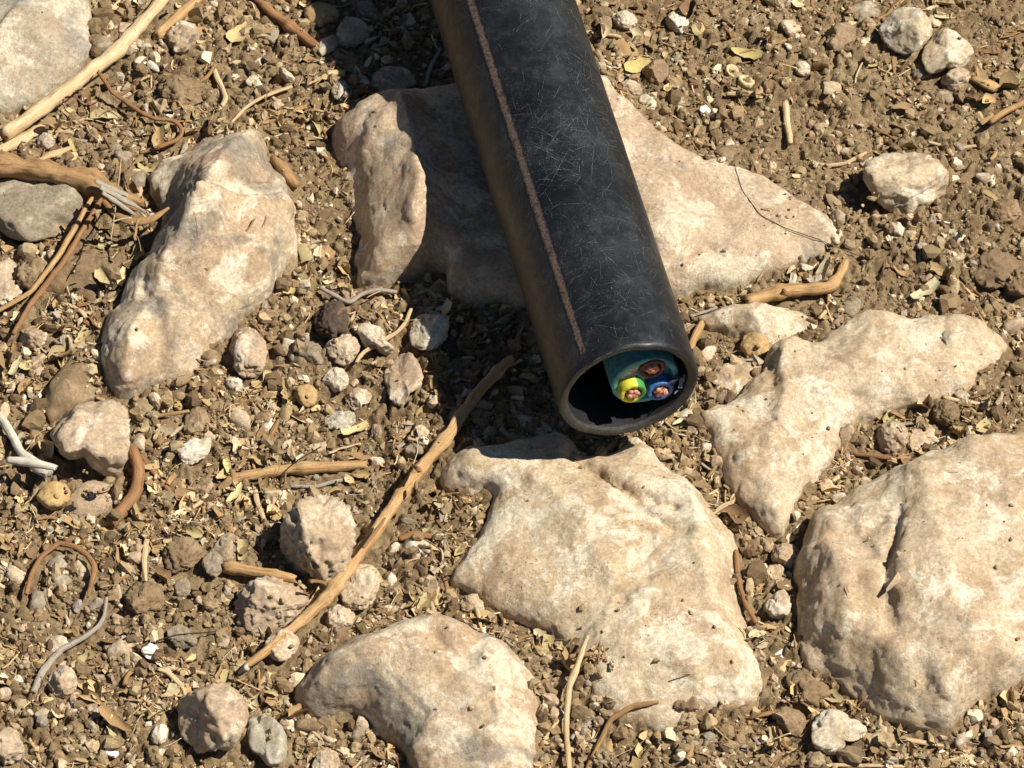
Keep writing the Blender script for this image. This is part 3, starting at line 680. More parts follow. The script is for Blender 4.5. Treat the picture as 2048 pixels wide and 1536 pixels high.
FR = [('dried round tan fruit beside the pipe shadow at the top', ell(642, 32, 34, 30)), ('round tan ball of dried fruit near the white twigs', ell(108, 992, 34, 29)),
      ('dried round fruit beside the pipe end, right of the rim', ell(1510, 692, 29, 27)), ('small dried fruit among pebbles in the centre left', ell(612, 792, 24, 22)),
      ('tiny dried fruit shell above the horizontal tan stick', ell(358, 810, 12, 10))]
for k, (lb, ol) in enumerate(FR):
    o = stone('dried_fruit', lb, 'dried fruit', ol, W_FRUIT, .85, 22, 7, .09, .45, 900 + k, 4, 'dried fruits in the litter', 3.0)
    n = len(o.data.vertices); v = np.empty(n * 3, np.float32); o.data.vertices.foreach_get('co', v); v = v.reshape(-1, 3)
    r = np.linalg.norm(v, axis=1).max()
    axis_v = np.array([.25, -.6, .75]); axis_v /= np.linalg.norm(axis_v)
    dent = np.exp(-((np.linalg.norm(v / r - axis_v, axis=1)) / .32) ** 2)
    v = v * (1 - .12 * dent)[:, None]
    o.data.vertices.foreach_set('co', v.ravel()); o.data.update()
    at = o.data.attributes.new('grain', 'FLOAT_VECTOR', 'POINT'); at.data.foreach_set('vector', (v * .6).astype(np.float32).ravel())
    d, f = ico(2)
    stem = make_mesh('calyx', d * np.array([.16, .16, .10]) * r * (1 + .3 * fbm(d * 3, 2, k))[:, None], f, vecs=d * .003)
    link('calyx', stem, W_FRUIT, o, Vector(axis_v * r * .70))

# ------------------------------------------------------------------ sticks, twigs, stalks
def tube_mesh(pts, rad, sides=10, seed=0, bumpy=.12, knots=(), flat=1.0, rings=None):
    """a tapering stick through 3D points; rad per point in metres"""
    pts, rad = np.asarray(pts, float), np.asarray(rad, float)
    seg = np.linalg.norm(np.diff(pts, axis=0), axis=1); L = np.concatenate([[0], np.cumsum(seg)])
    n = int(np.clip(L[-1] / max(rad.mean() * .7, .0008), 6, 160)) if rings is None else rings
    s = np.linspace(0, L[-1], n)
    c = np.stack([np.interp(s, L, pts[:, k]) for k in range(3)], 1)
    for _ in range(2): c[1:-1] = (c[:-2] + 2 * c[1:-1] + c[2:]) / 4
    r = np.interp(s, L, rad)
    for kf, ka in knots: r = r * (1 + ka * np.exp(-((s - kf * L[-1]) / (rad.mean() * 1.0)) ** 2))
    t = np.gradient(c, axis=0); t /= np.linalg.norm(t, axis=1)[:, None] + 1e-12
    up = np.array([0, 0, 1.0]); sx = np.cross(t, up); sx /= np.linalg.norm(sx, axis=1)[:, None] + 1e-9; sy = np.cross(sx, t)
    th = np.linspace(0, 2 * math.pi, sides, endpoint=False)
    q = np.column_stack([np.repeat(s, sides) * 90, np.tile(np.cos(th), n) * .9, np.tile(np.sin(th), n) * .9])
    rr = np.repeat(r, sides) * (1 + bumpy * fbm(q * np.array([2.0, 1, 1]) + seed * 3.1, 3, seed % 71))
    v = np.repeat(c, sides, 0) + (np.repeat(sx, sides, 0) * np.tile(np.cos(th), n)[:, None] + np.repeat(sy, sides, 0) * np.tile(np.sin(th), n)[:, None] * flat) * rr[:, None]
    jag = np.random.default_rng(seed).uniform(-.6, .6, sides)
    v[:sides] += t[0] * (jag * r[0])[:, None]; v[-sides:] += t[-1] * (jag[::-1] * r[-1])[:, None]
    g = np.column_stack([np.tile(np.cos(th), n) * .004, np.tile(np.sin(th), n) * .004, np.repeat(s, sides) * .12])
    f = []
    for i in range(n - 1):
        a = i * sides + np.arange(sides); b = i * sides + (np.arange(sides) + 1) % sides
        f.append(np.stack([a, b, b + sides, a + sides], 1))
    f = np.concatenate(f)
    e0, e1 = len(v), len(v) + 1
    v = np.concatenate([v, [c[0] + t[0] * r[0] * .15, c[-1] - t[-1] * r[-1] * .15]]); g = np.concatenate([g, g[:1], g[-1:]])
    k = np.arange(sides); k2 = (k + 1) % sides; last = (n - 1) * sides
    cap = np.concatenate([np.stack([k2, k, np.full(sides, e0)], 1), np.stack([last + k, last + k2, np.full(sides, e1)], 1)])
    tri = np.concatenate([f[:, [0, 1, 2]], f[:, [0, 2, 3]], cap])
    return v, tri, g
def lay(line, r_px, stiff=True, lift=0.0):
    """3D centre line of a stick that the photograph shows along line, resting on the ground"""
    line = np.array(line, float); rp = np.broadcast_to(np.asarray(r_px, float), (len(line),))
    seg = np.hypot(*np.diff(line, axis=0).T); L = np.concatenate([[0], np.cumsum(seg)])
    n = max(8, int(L[-1] / 12)); s = np.linspace(0, L[-1], n)
    px, py, r = np.interp(s, L, line[:, 0]), np.interp(s, L, line[:, 1]), np.interp(s, L, rp) * S
    q, z = settle(px, py, r)
    if stiff:
        a = np.polyfit(s, z, 1); fit = np.polyval(a, s); z2 = fit + np.percentile(z - fit, 80)
    else:
        k = 5; zp = np.pad(z, k, mode='edge'); z2 = np.array([np.percentile(zp[i:i + 2 * k + 1], 70) for i in range(n)])
        z2 = np.convolve(np.pad(z2, 3, mode='edge'), np.ones(7) / 7, 'valid')
    z2 = z2 + lift
    return P(px, py, z2 + r * .75), r
def stick(name, label, cat, line, r_px, mat, stiff=True, knots=(), seed=0, sides=10, bumpy=.12, lift=0.0, flat=1.0, group='dry sticks and twigs', parent=None):
    c, r = lay(line, r_px, stiff, lift)
    rs = np.random.default_rng(seed + 77); Lc = np.linalg.norm(np.diff(c, axis=0), axis=1).sum()
    if Lc > .012 and parent is None:
        t_ = np.linspace(0, Lc, len(c))
        for ax_ in range(3): c[:, ax_] += r.mean() * (.28 if ax_ < 2 else .15) * fbm(np.column_stack([t_ * 70, t_ * 0 + ax_ * 5, t_ * 0 + seed]), 2, seed % 41)
        knots = list(knots) + [(rs.uniform(.08, .95), rs.uniform(.05, .2)) for _ in range(max(1, int(Lc / .03)))]
        r = r * (1 + .12 * fbm(np.column_stack([t_ * 120, t_ * 0, t_ * 0 + seed]), 3, seed % 43)); r[0] *= .82; r[-1] *= .8; bumpy = bumpy * 1.5
    v, f, g = tube_mesh(c, r, sides, seed, bumpy, knots, flat)
    splat(v)
    base = c[np.argmin(c[:, 2])].copy()
    if parent is not None:
        base = np.array(parent.location)
        o = link(name, make_mesh(name, v - base, f, vecs=g), mat, parent)
        return o
    o = link(name, make_mesh(name, v - base, f, vecs=g), mat, loc=base)
    return tag(o, label, cat, group)

s1 = stick('stick', 'long pale straw stick crossing the top left corner', 'stick', [(352, -40), (318, 8), (240, 96), (130, 182), (8, 272)], [12, 13, 14, 15, 16], W_PALE, True, [(.33, .2), (.72, .1)], 1, lift=.004)
stick('stick', 'orange twig between two stones at the top left', 'stick', [(408, -14), (360, 30), (315, 74)], [11, 12, 13], W_ORANGE, True, (), 2)
s3 = stick('stick', 'thick split wooden stump at the left edge above grey stone', 'stick', [(-30, 326), (70, 338), (150, 358), (215, 378), (275, 412)], [22, 22, 23, 22, 15], W_BARK, True, [(.65, .12)], 3, 26, .30, .004)
for k_, ln_ in enumerate([[(190, 362), (235, 382), (282, 404)], [(200, 374), (245, 398), (292, 424)], [(205, 386), (240, 408), (270, 430)], [(60, 320), (120, 334), (185, 354)]]):
    stick('torn_fibre', None, None, ln_, [5, 7, 2.5], W_GREY if k_ < 3 else W_BROWN, True, (), 90 + k_, 8, .4, .011 - .002 * k_, .5, parent=s3)
stick('bark_curl', None, None, [(205, 400), (235, 432), (270, 446), (305, 438), (338, 415)], [5, 9, 11, 9, 3], W_BARK, True, (), 33, 10, .2, .003, .45, parent=s3)
stick('splinter', None, None, [(75, 322), (105, 308), (142, 296)], [4, 9, 5], W_PALE, True, (), 34, 8, .3, .008, .5, parent=s3)
stick('wood_chip', 'broken straw coloured wood chip below the long pale stick', 'wood chip', [(-10, 308), (40, 280), (86, 252)], [12, 13, 10], W_PALE, True, (), 4, 8, .25, flat=.5)
s5 = stick('stick', 'longest stick, orange tan, running diagonally from the pipe shadow', 'stick', [(1022, 718), (985, 752), (945, 800), (880, 892), (835, 945), (790, 1005), (740, 1080), (690, 1148), (650, 1198), (580, 1262), (530, 1302), (492, 1335)], [10, 11, 12, 12.5, 12, 12, 12.5, 13, 12.5, 10, 8.5, 6.5], W_ORANGE, True, [(.05, .3), (.36, .3), (.52, .12), (.72, .4), (.88, .15)], 5, 16, .16, .003)
for k_, ln_ in enumerate([[(770, 1036), (748, 1068), (726, 1096)]]):
    stick('bark_strip', None, None, ln_, [2.5, 5, 2.5][:len(ln_)], W_BROWN, True, (), 80 + k_, 7, .4, .0072, .3, parent=s5)
stick('broken_tip', None, None, [(494, 1334), (478, 1346)], [7, 2.5], W_WHITE, True, (), 36, 8, .3, .003, parent=s5)
stick('bud_scar', None, None, [(838, 940), (826, 930)], [6, 3], W_BROWN, True, (), 37, 8, .2, .008, parent=s5)
stick('stick', 'horizontal tan stick left of the cream boulder', 'stick', [(450, 962), (480, 955), (520, 946), (570, 940), (612, 936), (670, 934), (732, 928)], [9, 11, 11, 11, 12, 11, 8], W_ORANGE, True, [(.55, .2), (.05, .2)], 6, 12)
stick('stick', 'short orange stick end pointing at the low rounded stone', 'stick', [(446, 1136), (470, 1136), (520, 1145), (592, 1158)], [11, 12, 11, 10], W_ORANGE, True, [(.12, .2)], 7, 12)
stick('stick', 'curved reddish brown stick below the angular tan stone', 'stick', [(262, 890), (270, 920), (280, 950), (272, 985), (250, 1015), (218, 1048)], [8, 12, 13, 13, 14, 15], W_BROWN, True, (), 8, 12)
s9 = stick('twig', 'forked bleached white twig at the left edge', 'twig', [(-10, 822), (12, 852), (30, 880), (42, 905), (62, 922), (96, 948)], [7, 9, 9, 8, 12, 13], W_WHITE, True, (), 9, 12, .15, .003)
stick('side_branch', None, None, [(14, 920), (40, 922), (70, 926), (112, 936)], [7, 9, 10, 6], W_WHITE, True, (), 38, 10, .15, .005, parent=s9)
s10 = stick('twig', 'knobbly orange twig right of the pipe, bent up at its end', 'twig', [(1492, 604), (1530, 590), (1575, 582), (1620, 578), (1664, 574), (1676, 556), (1692, 522)], [12, 14, 14, 12, 11, 10, 9], W_ORANGE, True, [(.02, .25), (.3, .3), (.75, .2)], 10, 12, .15, .002)
stick('bud_scar', None, None, [(1566, 584), (1578, 590)], [8, 4], W_BROWN, True, (), 39, 8, .2, .005, parent=s10)
stick('twig', 'pale bent twig standing up from the bottom edge', 'twig', [(1176, 1272), (1160, 1318), (1140, 1368), (1132, 1420), (1134, 1470), (1138, 1545)], [4, 6, 7, 6, 5, 6], W_PALE, False, (), 11, 8, .1, .003)
stick('stick', 'reddish brown stick pointing at the dried fruit, top', 'stick', [(505, -8), (545, 28), (590, 60), (642, 98)], [7, 9, 11, 9], W_BROWN, True, [(.55, .3)], 12, 12)
stick('tendril', 'brown looping tendril in the upper left litter', 'tendril', [(195, 142), (225, 185), (252, 205), (280, 225), (310, 238), (345, 240), (366, 256), (360, 278), (330, 290), (280, 306)], 4.5, W_BROWN, False, (), 13, 7, .15, .003)
stick('tendril', 'arched brown tendril in the lower left litter', 'tendril', [(52, 1190), (62, 1150), (82, 1112), (118, 1086), (150, 1092), (176, 1112), (190, 1135), (184, 1160), (175, 1195)], [5, 5, 5, 5, 6, 6, 6, 6, 3], W_BROWN, False, (), 14, 7, .15, .004)
stick('twig', 'curved silver grey twig in the bottom left', 'twig', [(65, 1385), (90, 1335), (120, 1300), (160, 1280), (190, 1260), (208, 1235), (214, 1195)], [7, 7, 6, 6, 5, 4, 4], W_GREY, False, (), 15, 8, .2, .002)
stick('twig', 'small hooked tan twig above the humped rock', 'twig', [(424, 128), (434, 155), (446, 180), (452, 200), (438, 222)], [5, 6, 6, 6, 4], W_PALE, False, (), 16, 8)
stick('straw', 'pale thin straw rising right of the hooked twig', 'straw', [(462, 246), (490, 215), (530, 192), (584, 172)], 4, W_PALE, False, (), 17, 6, .1, .003)
stick('stalk', 'brown stalk running down left from the stump, right one', 'stalk', [(202, 398), (165, 460), (133, 515), (95, 565), (60, 612), (26, 668)], [5, 6, 6, 6, 6, 5], W_BROWN, True, (), 18, 8, .12, .004)
stick('stalk', 'brown stalk running down left from the stump, left one', 'stalk', [(184, 396), (150, 456), (117, 512), (62, 584), (-10, 626)], [5, 6, 6, 5, 5], W_ORANGE, True, (), 19, 8, .12, .002)
stick('tendril', 'arched grey tendril below the broad rock', 'tendril', [(640, 575), (680, 598), (700, 606), (722, 588), (755, 580), (795, 585)], 5, W_GREY, False, (), 20, 7, .15, .003)
stick('tendril', 'curled tan tendril looping over the white elongated pebble', 'tendril', [(822, 618), (812, 645), (790, 668), (755, 688), (725, 705), (712, 725)], 4.5, W_PALE, False, (), 21, 7, .15, .003)
stick('straw', 'tan straw curve below the tip of the humped rock', 'straw', [(192, 795), (230, 812), (262, 826), (310, 833), (378, 822)], 4, W_ORANGE, False, (), 22, 7)
stick('twig', 'short upright pale twig in the right soil', 'twig', [(1570, 205), (1574, 245), (1580, 288)], [8, 7, 6], W_PALE, True, (), 23, 8)
stick('twig', 'short horizontal pale twig near the snail-like shells', 'twig', [(1453, 188), (1534, 188)], 5.5, W_PALE, True, (), 24, 8)
stick('twig', 'pale splinter touching the right side of the pipe, upper', 'twig', [(1166, 64), (1200, 67), (1242, 74)], 4.5, W_PALE, True, (), 25, 8)
stick('straw', 'thin pale straw pointing at the yellow leaf', 'straw', [(1199, 114), (1230, 135), (1266, 152)], 3, W_PALE, True, (), 26, 6)
stick('tendril', 'curved tan straw left of the largest loose stone', 'straw', [(1612, 318), (1645, 332), (1690, 328), (1732, 306)], [3, 4, 4, 5], W_PALE, False, (), 27, 7)
stick('straw', 'pale bent straw above the largest loose stone', 'straw', [(1856, 284), (1885, 292), (1915, 297), (1952, 291)], 4, W_PALE, False, (), 28, 7)
stick('twig', 'orange twig sticking in from the right edge', 'twig', [(1980, 244), (2010, 224), (2060, 200)], 6.5, W_ORANGE, True, (), 29, 8, .15, .002)
stick('wood_chip', 'orange wood chip beside the small pinkish stone', 'wood chip', [(1945, 155), (1970, 168), (1998, 178)], [9, 13, 10], W_ORANGE, True, (), 30, 8, .25, flat=.6)
stick('hair_twig', 'black hair-thin twig lying on the broad rock', 'twig', [(1470, 334), (1484, 380), (1520, 430), (1570, 456), (1640, 480), (1722, 514)], .9, W_DARK, False, (), 31, 5)
stick('twig', 'dark brown twig in front of the pinkish hollow stone', 'twig', [(1708, 908), (1750, 912), (1790, 918), (1840, 908), (1894, 888)], [4, 5, 5, 4, 3], W_BROWN, False, (), 32, 8)
stick('straw', 'pale blade at the foot of the biggest boulder', 'straw', [(1790, 1474), (1840, 1484), (1898, 1494)], [5, 6, 3], W_PALE, True, (), 40, 7, flat=.4)
stick('straw', 'long straw lying along the bottom edge, right', 'straw', [(1612, 1534), (1680, 1530), (1810, 1533)], 4, W_PALE, True, (), 41, 7)
stick('stalk', 'brown stalk in the gap right of the cream boulder', 'stalk', [(1472, 1100), (1476, 1160), (1490, 1205), (1512, 1246)], 5, W_BROWN, False, (), 42, 8)
stick('straw', 'fine dark stem across the front tip of the cream boulder', 'straw', [(1352, 1462), (1420, 1436), (1495, 1408)], 1.8, W_BROWN, True, (), 43, 6)
stick('twig', 'orange twig leaning by the pipe end, right side', 'twig', [(1378, 712), (1388, 680), (1404, 645)], [7, 8, 9], W_ORANGE, True, (), 44, 8, lift=.003)
stick('twig', 'flat brown stick pointing down below the horizontal stick', 'twig', [(508, 968), (515, 1005), (528, 1042)], [5, 6, 5], W_PALE, True, (), 45, 7, flat=.5)
stick('twig', 'wavy pale bark strip in the lower left', 'twig', [(305, 1052), (292, 1085), (288, 1120), (292, 1162)], [4, 6, 6, 4], W_PALE, False, (), 46, 7, flat=.5)
stick('twig', 'reddish curved bark above the white crusted patch', 'twig', [(798, 1078), (830, 1066), (872, 1076)], [6, 8, 5], W_BROWN, False, (), 47, 8, flat=.6)
stick('stalk', 'brown curved stalk below the cream boulder', 'stalk', [(1172, 1545), (1200, 1482), (1222, 1440), (1262, 1412), (1318, 1404)], [5, 5, 5.5, 6, 4], W_BARK, False, (), 48, 8)
stick('twig', 'thin grey twig under the horizontal tan stick', 'twig', [(580, 972), (630, 974), (668, 962), (698, 958)], 4, W_GREY, False, (), 49, 7)
stick('twig', 'pale cut stub at the border of the pipe shadow', 'twig', [(652, 148), (690, 146)], 8, W_PALE, True, (), 50, 8)
stick('wood_chip', 'short split stub between humped rock and broad rock', 'wood chip', [(545, 318), (570, 345), (594, 372)], [11, 14, 9], W_BARK, True, (), 51, 10, .2)
stick('twig', 'dim curved stem in the pipe shadow at the top', 'twig', [(850, 172), (862, 130), (880, 98)], 4, W_GREY, False, (), 52, 7)
stick('twig', 'brown split twig beside the reddish curved stick', 'twig', [(280, 905), (310, 945), (342, 985)], [5, 7, 5], W_BROWN, True, (), 53, 8, flat=.6)
stick('straw', 'white hair stalk crossing the thick stump', 'straw', [(242, 318), (236, 380), (222, 478)], 1.5, W_PALE, False, (), 54, 5, lift=.004)
stick('hair_twig', 'fine black stem left of the lower long stick end', 'twig', [(230, 1325), (290, 1290), (350, 1270), (450, 1262), (560, 1268)], 1.5, W_DARK, False, (), 55, 5)
stick('twig', 'thick pale straw pair near the top edge, left', 'straw', [(208, -6), (228, 22), (242, 30)], 5, W_PALE, True, (), 56, 7)

# ------------------------------------------------------------------ yellow and olive leaves that stand out
def leaf_mesh(L, Wd, curl, fold, seed, n=7, m=4):
    r = np.random.default_rng(seed)
    u = np.linspace(0, 1, n); w = np.linspace(-1, 1, m)
    U, Wv = np.meshgrid(u, w, indexing='ij')
    a0, a1, pw = r.uniform(.02, .3), r.uniform(.62, .97), r.uniform(.5, 1.1)
    prof = np.sin(np.pi * (a0 + (a1 - a0) * U)) ** pw
    edge = 1 + .22 * r.normal(size=U.shape)
    x = (U - .5) * L; y = Wv * Wd / 2 * prof * edge
    z = curl * L * (U - .5) ** 2 + fold * Wd * (np.abs(Wv) ** 1.5) * prof + r.normal(0, .02 * Wd, U.shape)
    v = np.stack([x, y, z], -1).reshape(-1, 3)
    return v, grid_faces(m, n)
def solid_leaf(name, v, f, c, mat):
    t = .00022
    vv = np.concatenate([v, v + np.array([0, 0, t])]); N = len(v)
    return make_mesh(name, vv, np.concatenate([f, f[:, ::-1] + N]), True, np.tile(c, (len(vv), 1)))
def leaf(label, px, py, L, Wd, ang, c, seed, curl=.5, fold=.3, tilt=(0, 0), group='single dry leaves that stand out'):
    v, f = leaf_mesh(L * S, Wd * S, curl, fold, seed)
    q, z = settle(px, py, .002)
    o = link('leaf', solid_leaf('leaf', v, f, lin(*c)[:3], FLAKE), FLAKE, loc=q)
    o.rotation_euler = (R(tilt[0]), R(tilt[1]), R(ang))
    return tag(o, label, 'leaf', group)
leaf('yellow leaf beside the brown angular stone', 1275, 134, 58, 30, 20, (192, 172, 112), 1, tilt=(15, 0))
leaf('yellow olive leaf near the snail-like shells', 1492, 112, 66, 26, -20, (178, 162, 108), 2)
leaf('pale folded leaf standing on the crusted rock, left leaf of a pair', 216, 560, 60, 26, 118, (196, 178, 128), 3, tilt=(-30, 0))
leaf('narrow pale leaf standing on the crusted rock, right leaf of a pair', 240, 556, 48, 14, 80, (206, 188, 138), 4, tilt=(25, 0))
leaf('round pale leaf right of the reddish curved stick', 306, 975, 44, 26, 110, (212, 192, 142), 5)
leaf('olive leaf touching the lower curve of the forked rock', 1850, 585, 70, 22, 40, (186, 176, 140), 6)
leaf('large yellowish leaf scrap near the top left stones', 478, 70, 62, 40, 60, (190, 168, 116), 7)
leaf('long brown leaf in the bottom left corner litter', 232, 1445, 86, 26, -42, (160, 130, 88), 8)
leaf('small bright leaf under the left humped rock edge', 578, 583, 26, 18, 10, (196, 174, 120), 9)
leaf('pale split leaf under the greenish lens pebble', 710, 862, 56, 18, 25, (206, 182, 130), 10)
leaf('twin pale leaf right of the reddish stick, upper', 455, 935, 46, 14, 105, (206, 188, 132), 11)
leaf('twin pale leaf below the horizontal stick, lower', 470, 990, 56, 16, 60, (208, 190, 136), 12)
leaf('grey green leaf left of the dusty slab', 32, 735, 52, 14, 70, (176, 168, 130), 13)

# pale shells beside the pipe, as broken little cups
def cup(label, px, py, r_px, seed):
    d, f = ico(3); r = r_px * S
    v = d * r * (1 + .15 * fbm(d * 2.5, 3, seed))[:, None]
    top = v[:, 2] > r * .35; v[top, 2] = r * .7 - v[top, 2]; v[top, :2] *= .78
    q, z = settle(px, py, r * .3)
    o = link('seed_shell', make_mesh('seed_shell', v, f, True, np.tile(lin(206, 184, 140)[:3], (len(v), 1))), CRUMB, loc=q)
    o.rotation_euler = (R(25), R(10), seed)
    tag(o, label, 'seed shell', 'broken seed shells')
cup('left one of the two pale seed shells', 1464, 142, 15, 1)
cup('right one of the two pale seed shells', 1492, 162, 18, 2)

# white chips of shell or eggshell
WH = [('white curved shell chip in the lower left litter', 302, 1304, 20, 11), ('white flat chip near the bottom left edge', 224, 1504, 16, 11), ('white crumb by the rough pitted stone', 520, 1078, 14, 12), ('white chip near the pinkish stone bottom', 1110, 1428, 14, 22),
      ('white chip on soil by the biggest boulder', 1562, 1310, 14, 14), ('tiny white chip beside the broad rock', 1410, 220, 11, 8), ('white chip at the right foot of the weathered rock', 968, 1260, 7, 15), ('white crumb at the bottom near the weathered rock', 746, 1462, 10, 12)]
def chipmat():
    t = NT('white_chip'); t.color(t.mix(t.noise(400, 4), lin(236, 230, 218), lin(216, 204, 184))); t.rough(.6); t.bump((t.noise(800, 4), .0004, .5)); return t.m
CHIP = chipmat()
for k, (lb, x, y, rx, ry) in enumerate(WH):
    stone('shell_chip', lb, 'chip', ell(x, y, rx, ry, k * 37, j=.25), CHIP, .5, 9, 16, .1, .55, 700 + k, 3, 'white chips scattered on the soil')

# ------------------------------------------------------------------ the black pipe
OR, IR = .0315, .0265
MOUTH = P(1258, 782, .060); FAR = P(1005, 0, .061)
AX = (MOUTH - FAR) / np.linalg.norm(MOUTH - FAR)
LX = CR - AX * (CR @ AX); LX /= np.linalg.norm(LX); LY = np.cross(AX, LX)
PIPE_M = Matrix(((LX[0], LY[0], AX[0]), (LX[1], LY[1], AX[1]), (LX[2], LY[2], AX[2]))).to_euler()
VIEW_A = math.atan2(-CF @ LY, -CF @ LX)
def pipe_mat():
    t = NT('black_polyethylene')
    g = t.attr('grain', 'Vector')
    base = t.mix(t.ramp(t.noise(30, 4, .6), .35, .65), lin(14, 16, 19), lin(24, 26, 28))
    dust = t.math('MULTIPLY', t.ramp(t.noise(60, 8, .75), .46, .72), .13)
    c = t.mix(dust, base, lin(112, 113, 112))
    fine = t.math('MULTIPLY', t.ramp(t.noise(1500, 4, .7, off=2), .54, .70), t.ramp(t.noise(38, 6, .65, off=6, dist=.8), .44, .62))
    c = t.mix(t.math('MULTIPLY', fine, .35), c, lin(128, 126, 120))
    # scuffs: thin contour lines of stretched noise
    for k, sc_ in enumerate((110, 190)):
        n = t.noise(sc_, 4, .62, off=k * 5 + 1, dist=1.6)
        ln = t.ramp(t.math('ABSOLUTE', t.math('SUBTRACT', n, .5), 0), 0, .008, 1, 0)
        ln = t.math('MULTIPLY', ln, t.ramp(t.noise(90, 4, .7, off=k * 7 + 3), .50, .62))
        c = t.mix(t.math('MULTIPLY', ln, .07), c, lin(130, 128, 124))
    t.color(c)
    t.rough(t.ramp(t.noise(200, 5, .7, off=4), .3, .7, .36, .52))
    t.b.inputs['Specular IOR Level'].default_value = .36
    t.bump((t.noise(60, 3, .5), .0008, .25), (t.noise(900, 5, .7), .0003, .35))
    return t.m
def flat_mat(name, a, b, scale=300, rough=.6, bump=.0003, spec=.3, metal=0.0):
    t = NT(name); t.color(t.mix(t.ramp(t.noise(scale, 5, .7), .35, .65), a, b)); t.rough(rough)
    t.b.inputs['Specular IOR Level'].default_value = spec; t.b.inputs['Metallic'].default_value = metal
    t.bump((t.noise(scale * 3, 4, .6), bump, .5)); return t.m
BLACK = pipe_mat()
RIM = flat_mat('cut_polyethylene', lin(66, 60, 54), lin(44, 42, 40), 500, .6, .0004)
def stripe_mat():
    t = NT('faded_brown_stripe'); sp = t.n('ShaderNodeSeparateXYZ'); t.l(t.attr('grain', 'Vector'), sp.inputs[0])
    c = t.mix(t.ramp(t.noise(900, 5, .7), .35, .65), lin(116, 95, 82), lin(70, 58, 52))
    e = t.math('ADD', t.math('ABSOLUTE', sp.outputs[0], 0), t.math('MULTIPLY', t.noise(1200, 4, .8, off=3), .9))
    c = t.mix(t.ramp(e, .80, 1.35), c, lin(20, 22, 26)); c = t.mix(t.ramp(t.noise(240, 6, .75, off=7), .51, .68), c, lin(32, 30, 31)); t.color(c); t.rough(.75); t.bump((t.noise(1500, 4, .6), .0002, .5)); return t.m
STRIPE = stripe_mat()
SCUFF = flat_mat('scuff', lin(122, 121, 117), lin(56, 58, 60), 1500, .8)

pipe = empty('pipe', MOUTH); pipe.rotation_euler = PIPE_M
tag(pipe, 'scratched black plastic pipe with a faded brown stripe and cable inside', 'pipe')
NS = 120; th = np.linspace(0, 2 * math.pi, NS, endpoint=False)
def oval(a, r): return r * (1 + .012 * np.cos(2 * (a - .4)) + .004 * np.cos(3 * a + 1))
cut = .0007 * fbm(np.column_stack([np.cos(th) * 2.2, np.sin(th) * 2.2, th * 0]), 3, 40) 
def ring(r, z, jz=1.0): return np.column_stack([oval(th, r) * np.cos(th), oval(th, r) * np.sin(th), z + cut * jz])
def loft(rings):
    n = len(rings); v = np.concatenate(rings); f = []
    for i in range(n - 1):
        a = i * NS + np.arange(NS); b = i * NS + (np.arange(NS) + 1) % NS
        f.append(np.stack([a, b, b + NS, a + NS], 1))
    return v, np.concatenate(f)
zs = np.concatenate([-np.geomspace(1.3, .30, 14), -np.linspace(.295, .0035, 150)])
rings = []
for z in zs:
    rg = ring(OR, z, max(0, 1 + z / .012) if z > -.012 else 0)
    w = 1 + .004 * noise(np.column_stack([rg[:, :2] * 40, np.full(NS, z * 40)]), 5)
    rg[:, :2] *= w[:, None]; rings.append(rg)
rings += [ring(OR - .0001, -.0016), ring(OR - .0004, -.0006), ring(OR - .0010, -.0001)]
v, f = loft(rings)
grain = np.column_stack([np.tile(np.cos(th), len(rings)), np.tile(np.sin(th), len(rings)), v[:, 2]])
link('tube_wall', make_mesh('tube_wall', v, f, vecs=grain), BLACK, pipe)
v, f = loft([ring(OR - .0010, -.0001), ring(OR - .0018, .0), ring(IR + .0022, -.0002), ring(IR + .0010, -.0008), ring(IR + .0003, -.0018)])
link('cut_rim', make_mesh('cut_rim', v, f), RIM, pipe)
v, f = loft([ring(IR + .0003, -.0018)] + [ring(IR, -z_, 1 if z_ < .006 else 0) for z_ in (.003, .006, .012, .02, .04, .08, .16, .3, .6, 1.3)])
link('tube_lining', make_mesh('tube_lining', v, f), flat_mat('tube_lining', lin(30, 30, 30), lin(20, 20, 20), 600, .7, .0005), pipe)
# the stripe, a coextruded band a hair proud of the wall, worn away at its lower end
sa = VIEW_A + R(27.5)
zz = np.linspace(-.62, -.0065, 420); half = .0026
wz = .0011 * fbm(np.column_stack([zz * 300, zz * 0, zz * 0]), 3, 3); we = .0011 * fbm(np.column_stack([zz * 300, zz * 0 + 9, zz * 0]), 3, 4)
taper = np.clip(.75 + (-zz - .006) / .2, .75, 1)
aa = np.stack([sa - half / OR * taper + wz / OR, sa - half * .33 / OR + zz * 0, sa + half * .33 / OR + zz * 0, sa + half / OR * taper + we / OR], 1)
rr_ = oval(aa, OR) * 1.0045
v = np.stack([rr_ * np.cos(aa), rr_ * np.sin(aa), np.repeat(zz[:, None], 4, 1)], -1).reshape(-1, 3)
link('stripe', make_mesh('stripe', v, grid_faces(4, len(zz)), vecs=np.column_stack([np.tile([-1, -.33, .33, 1], len(zz)), np.zeros(len(v)), v[:, 2]])), STRIPE, pipe)
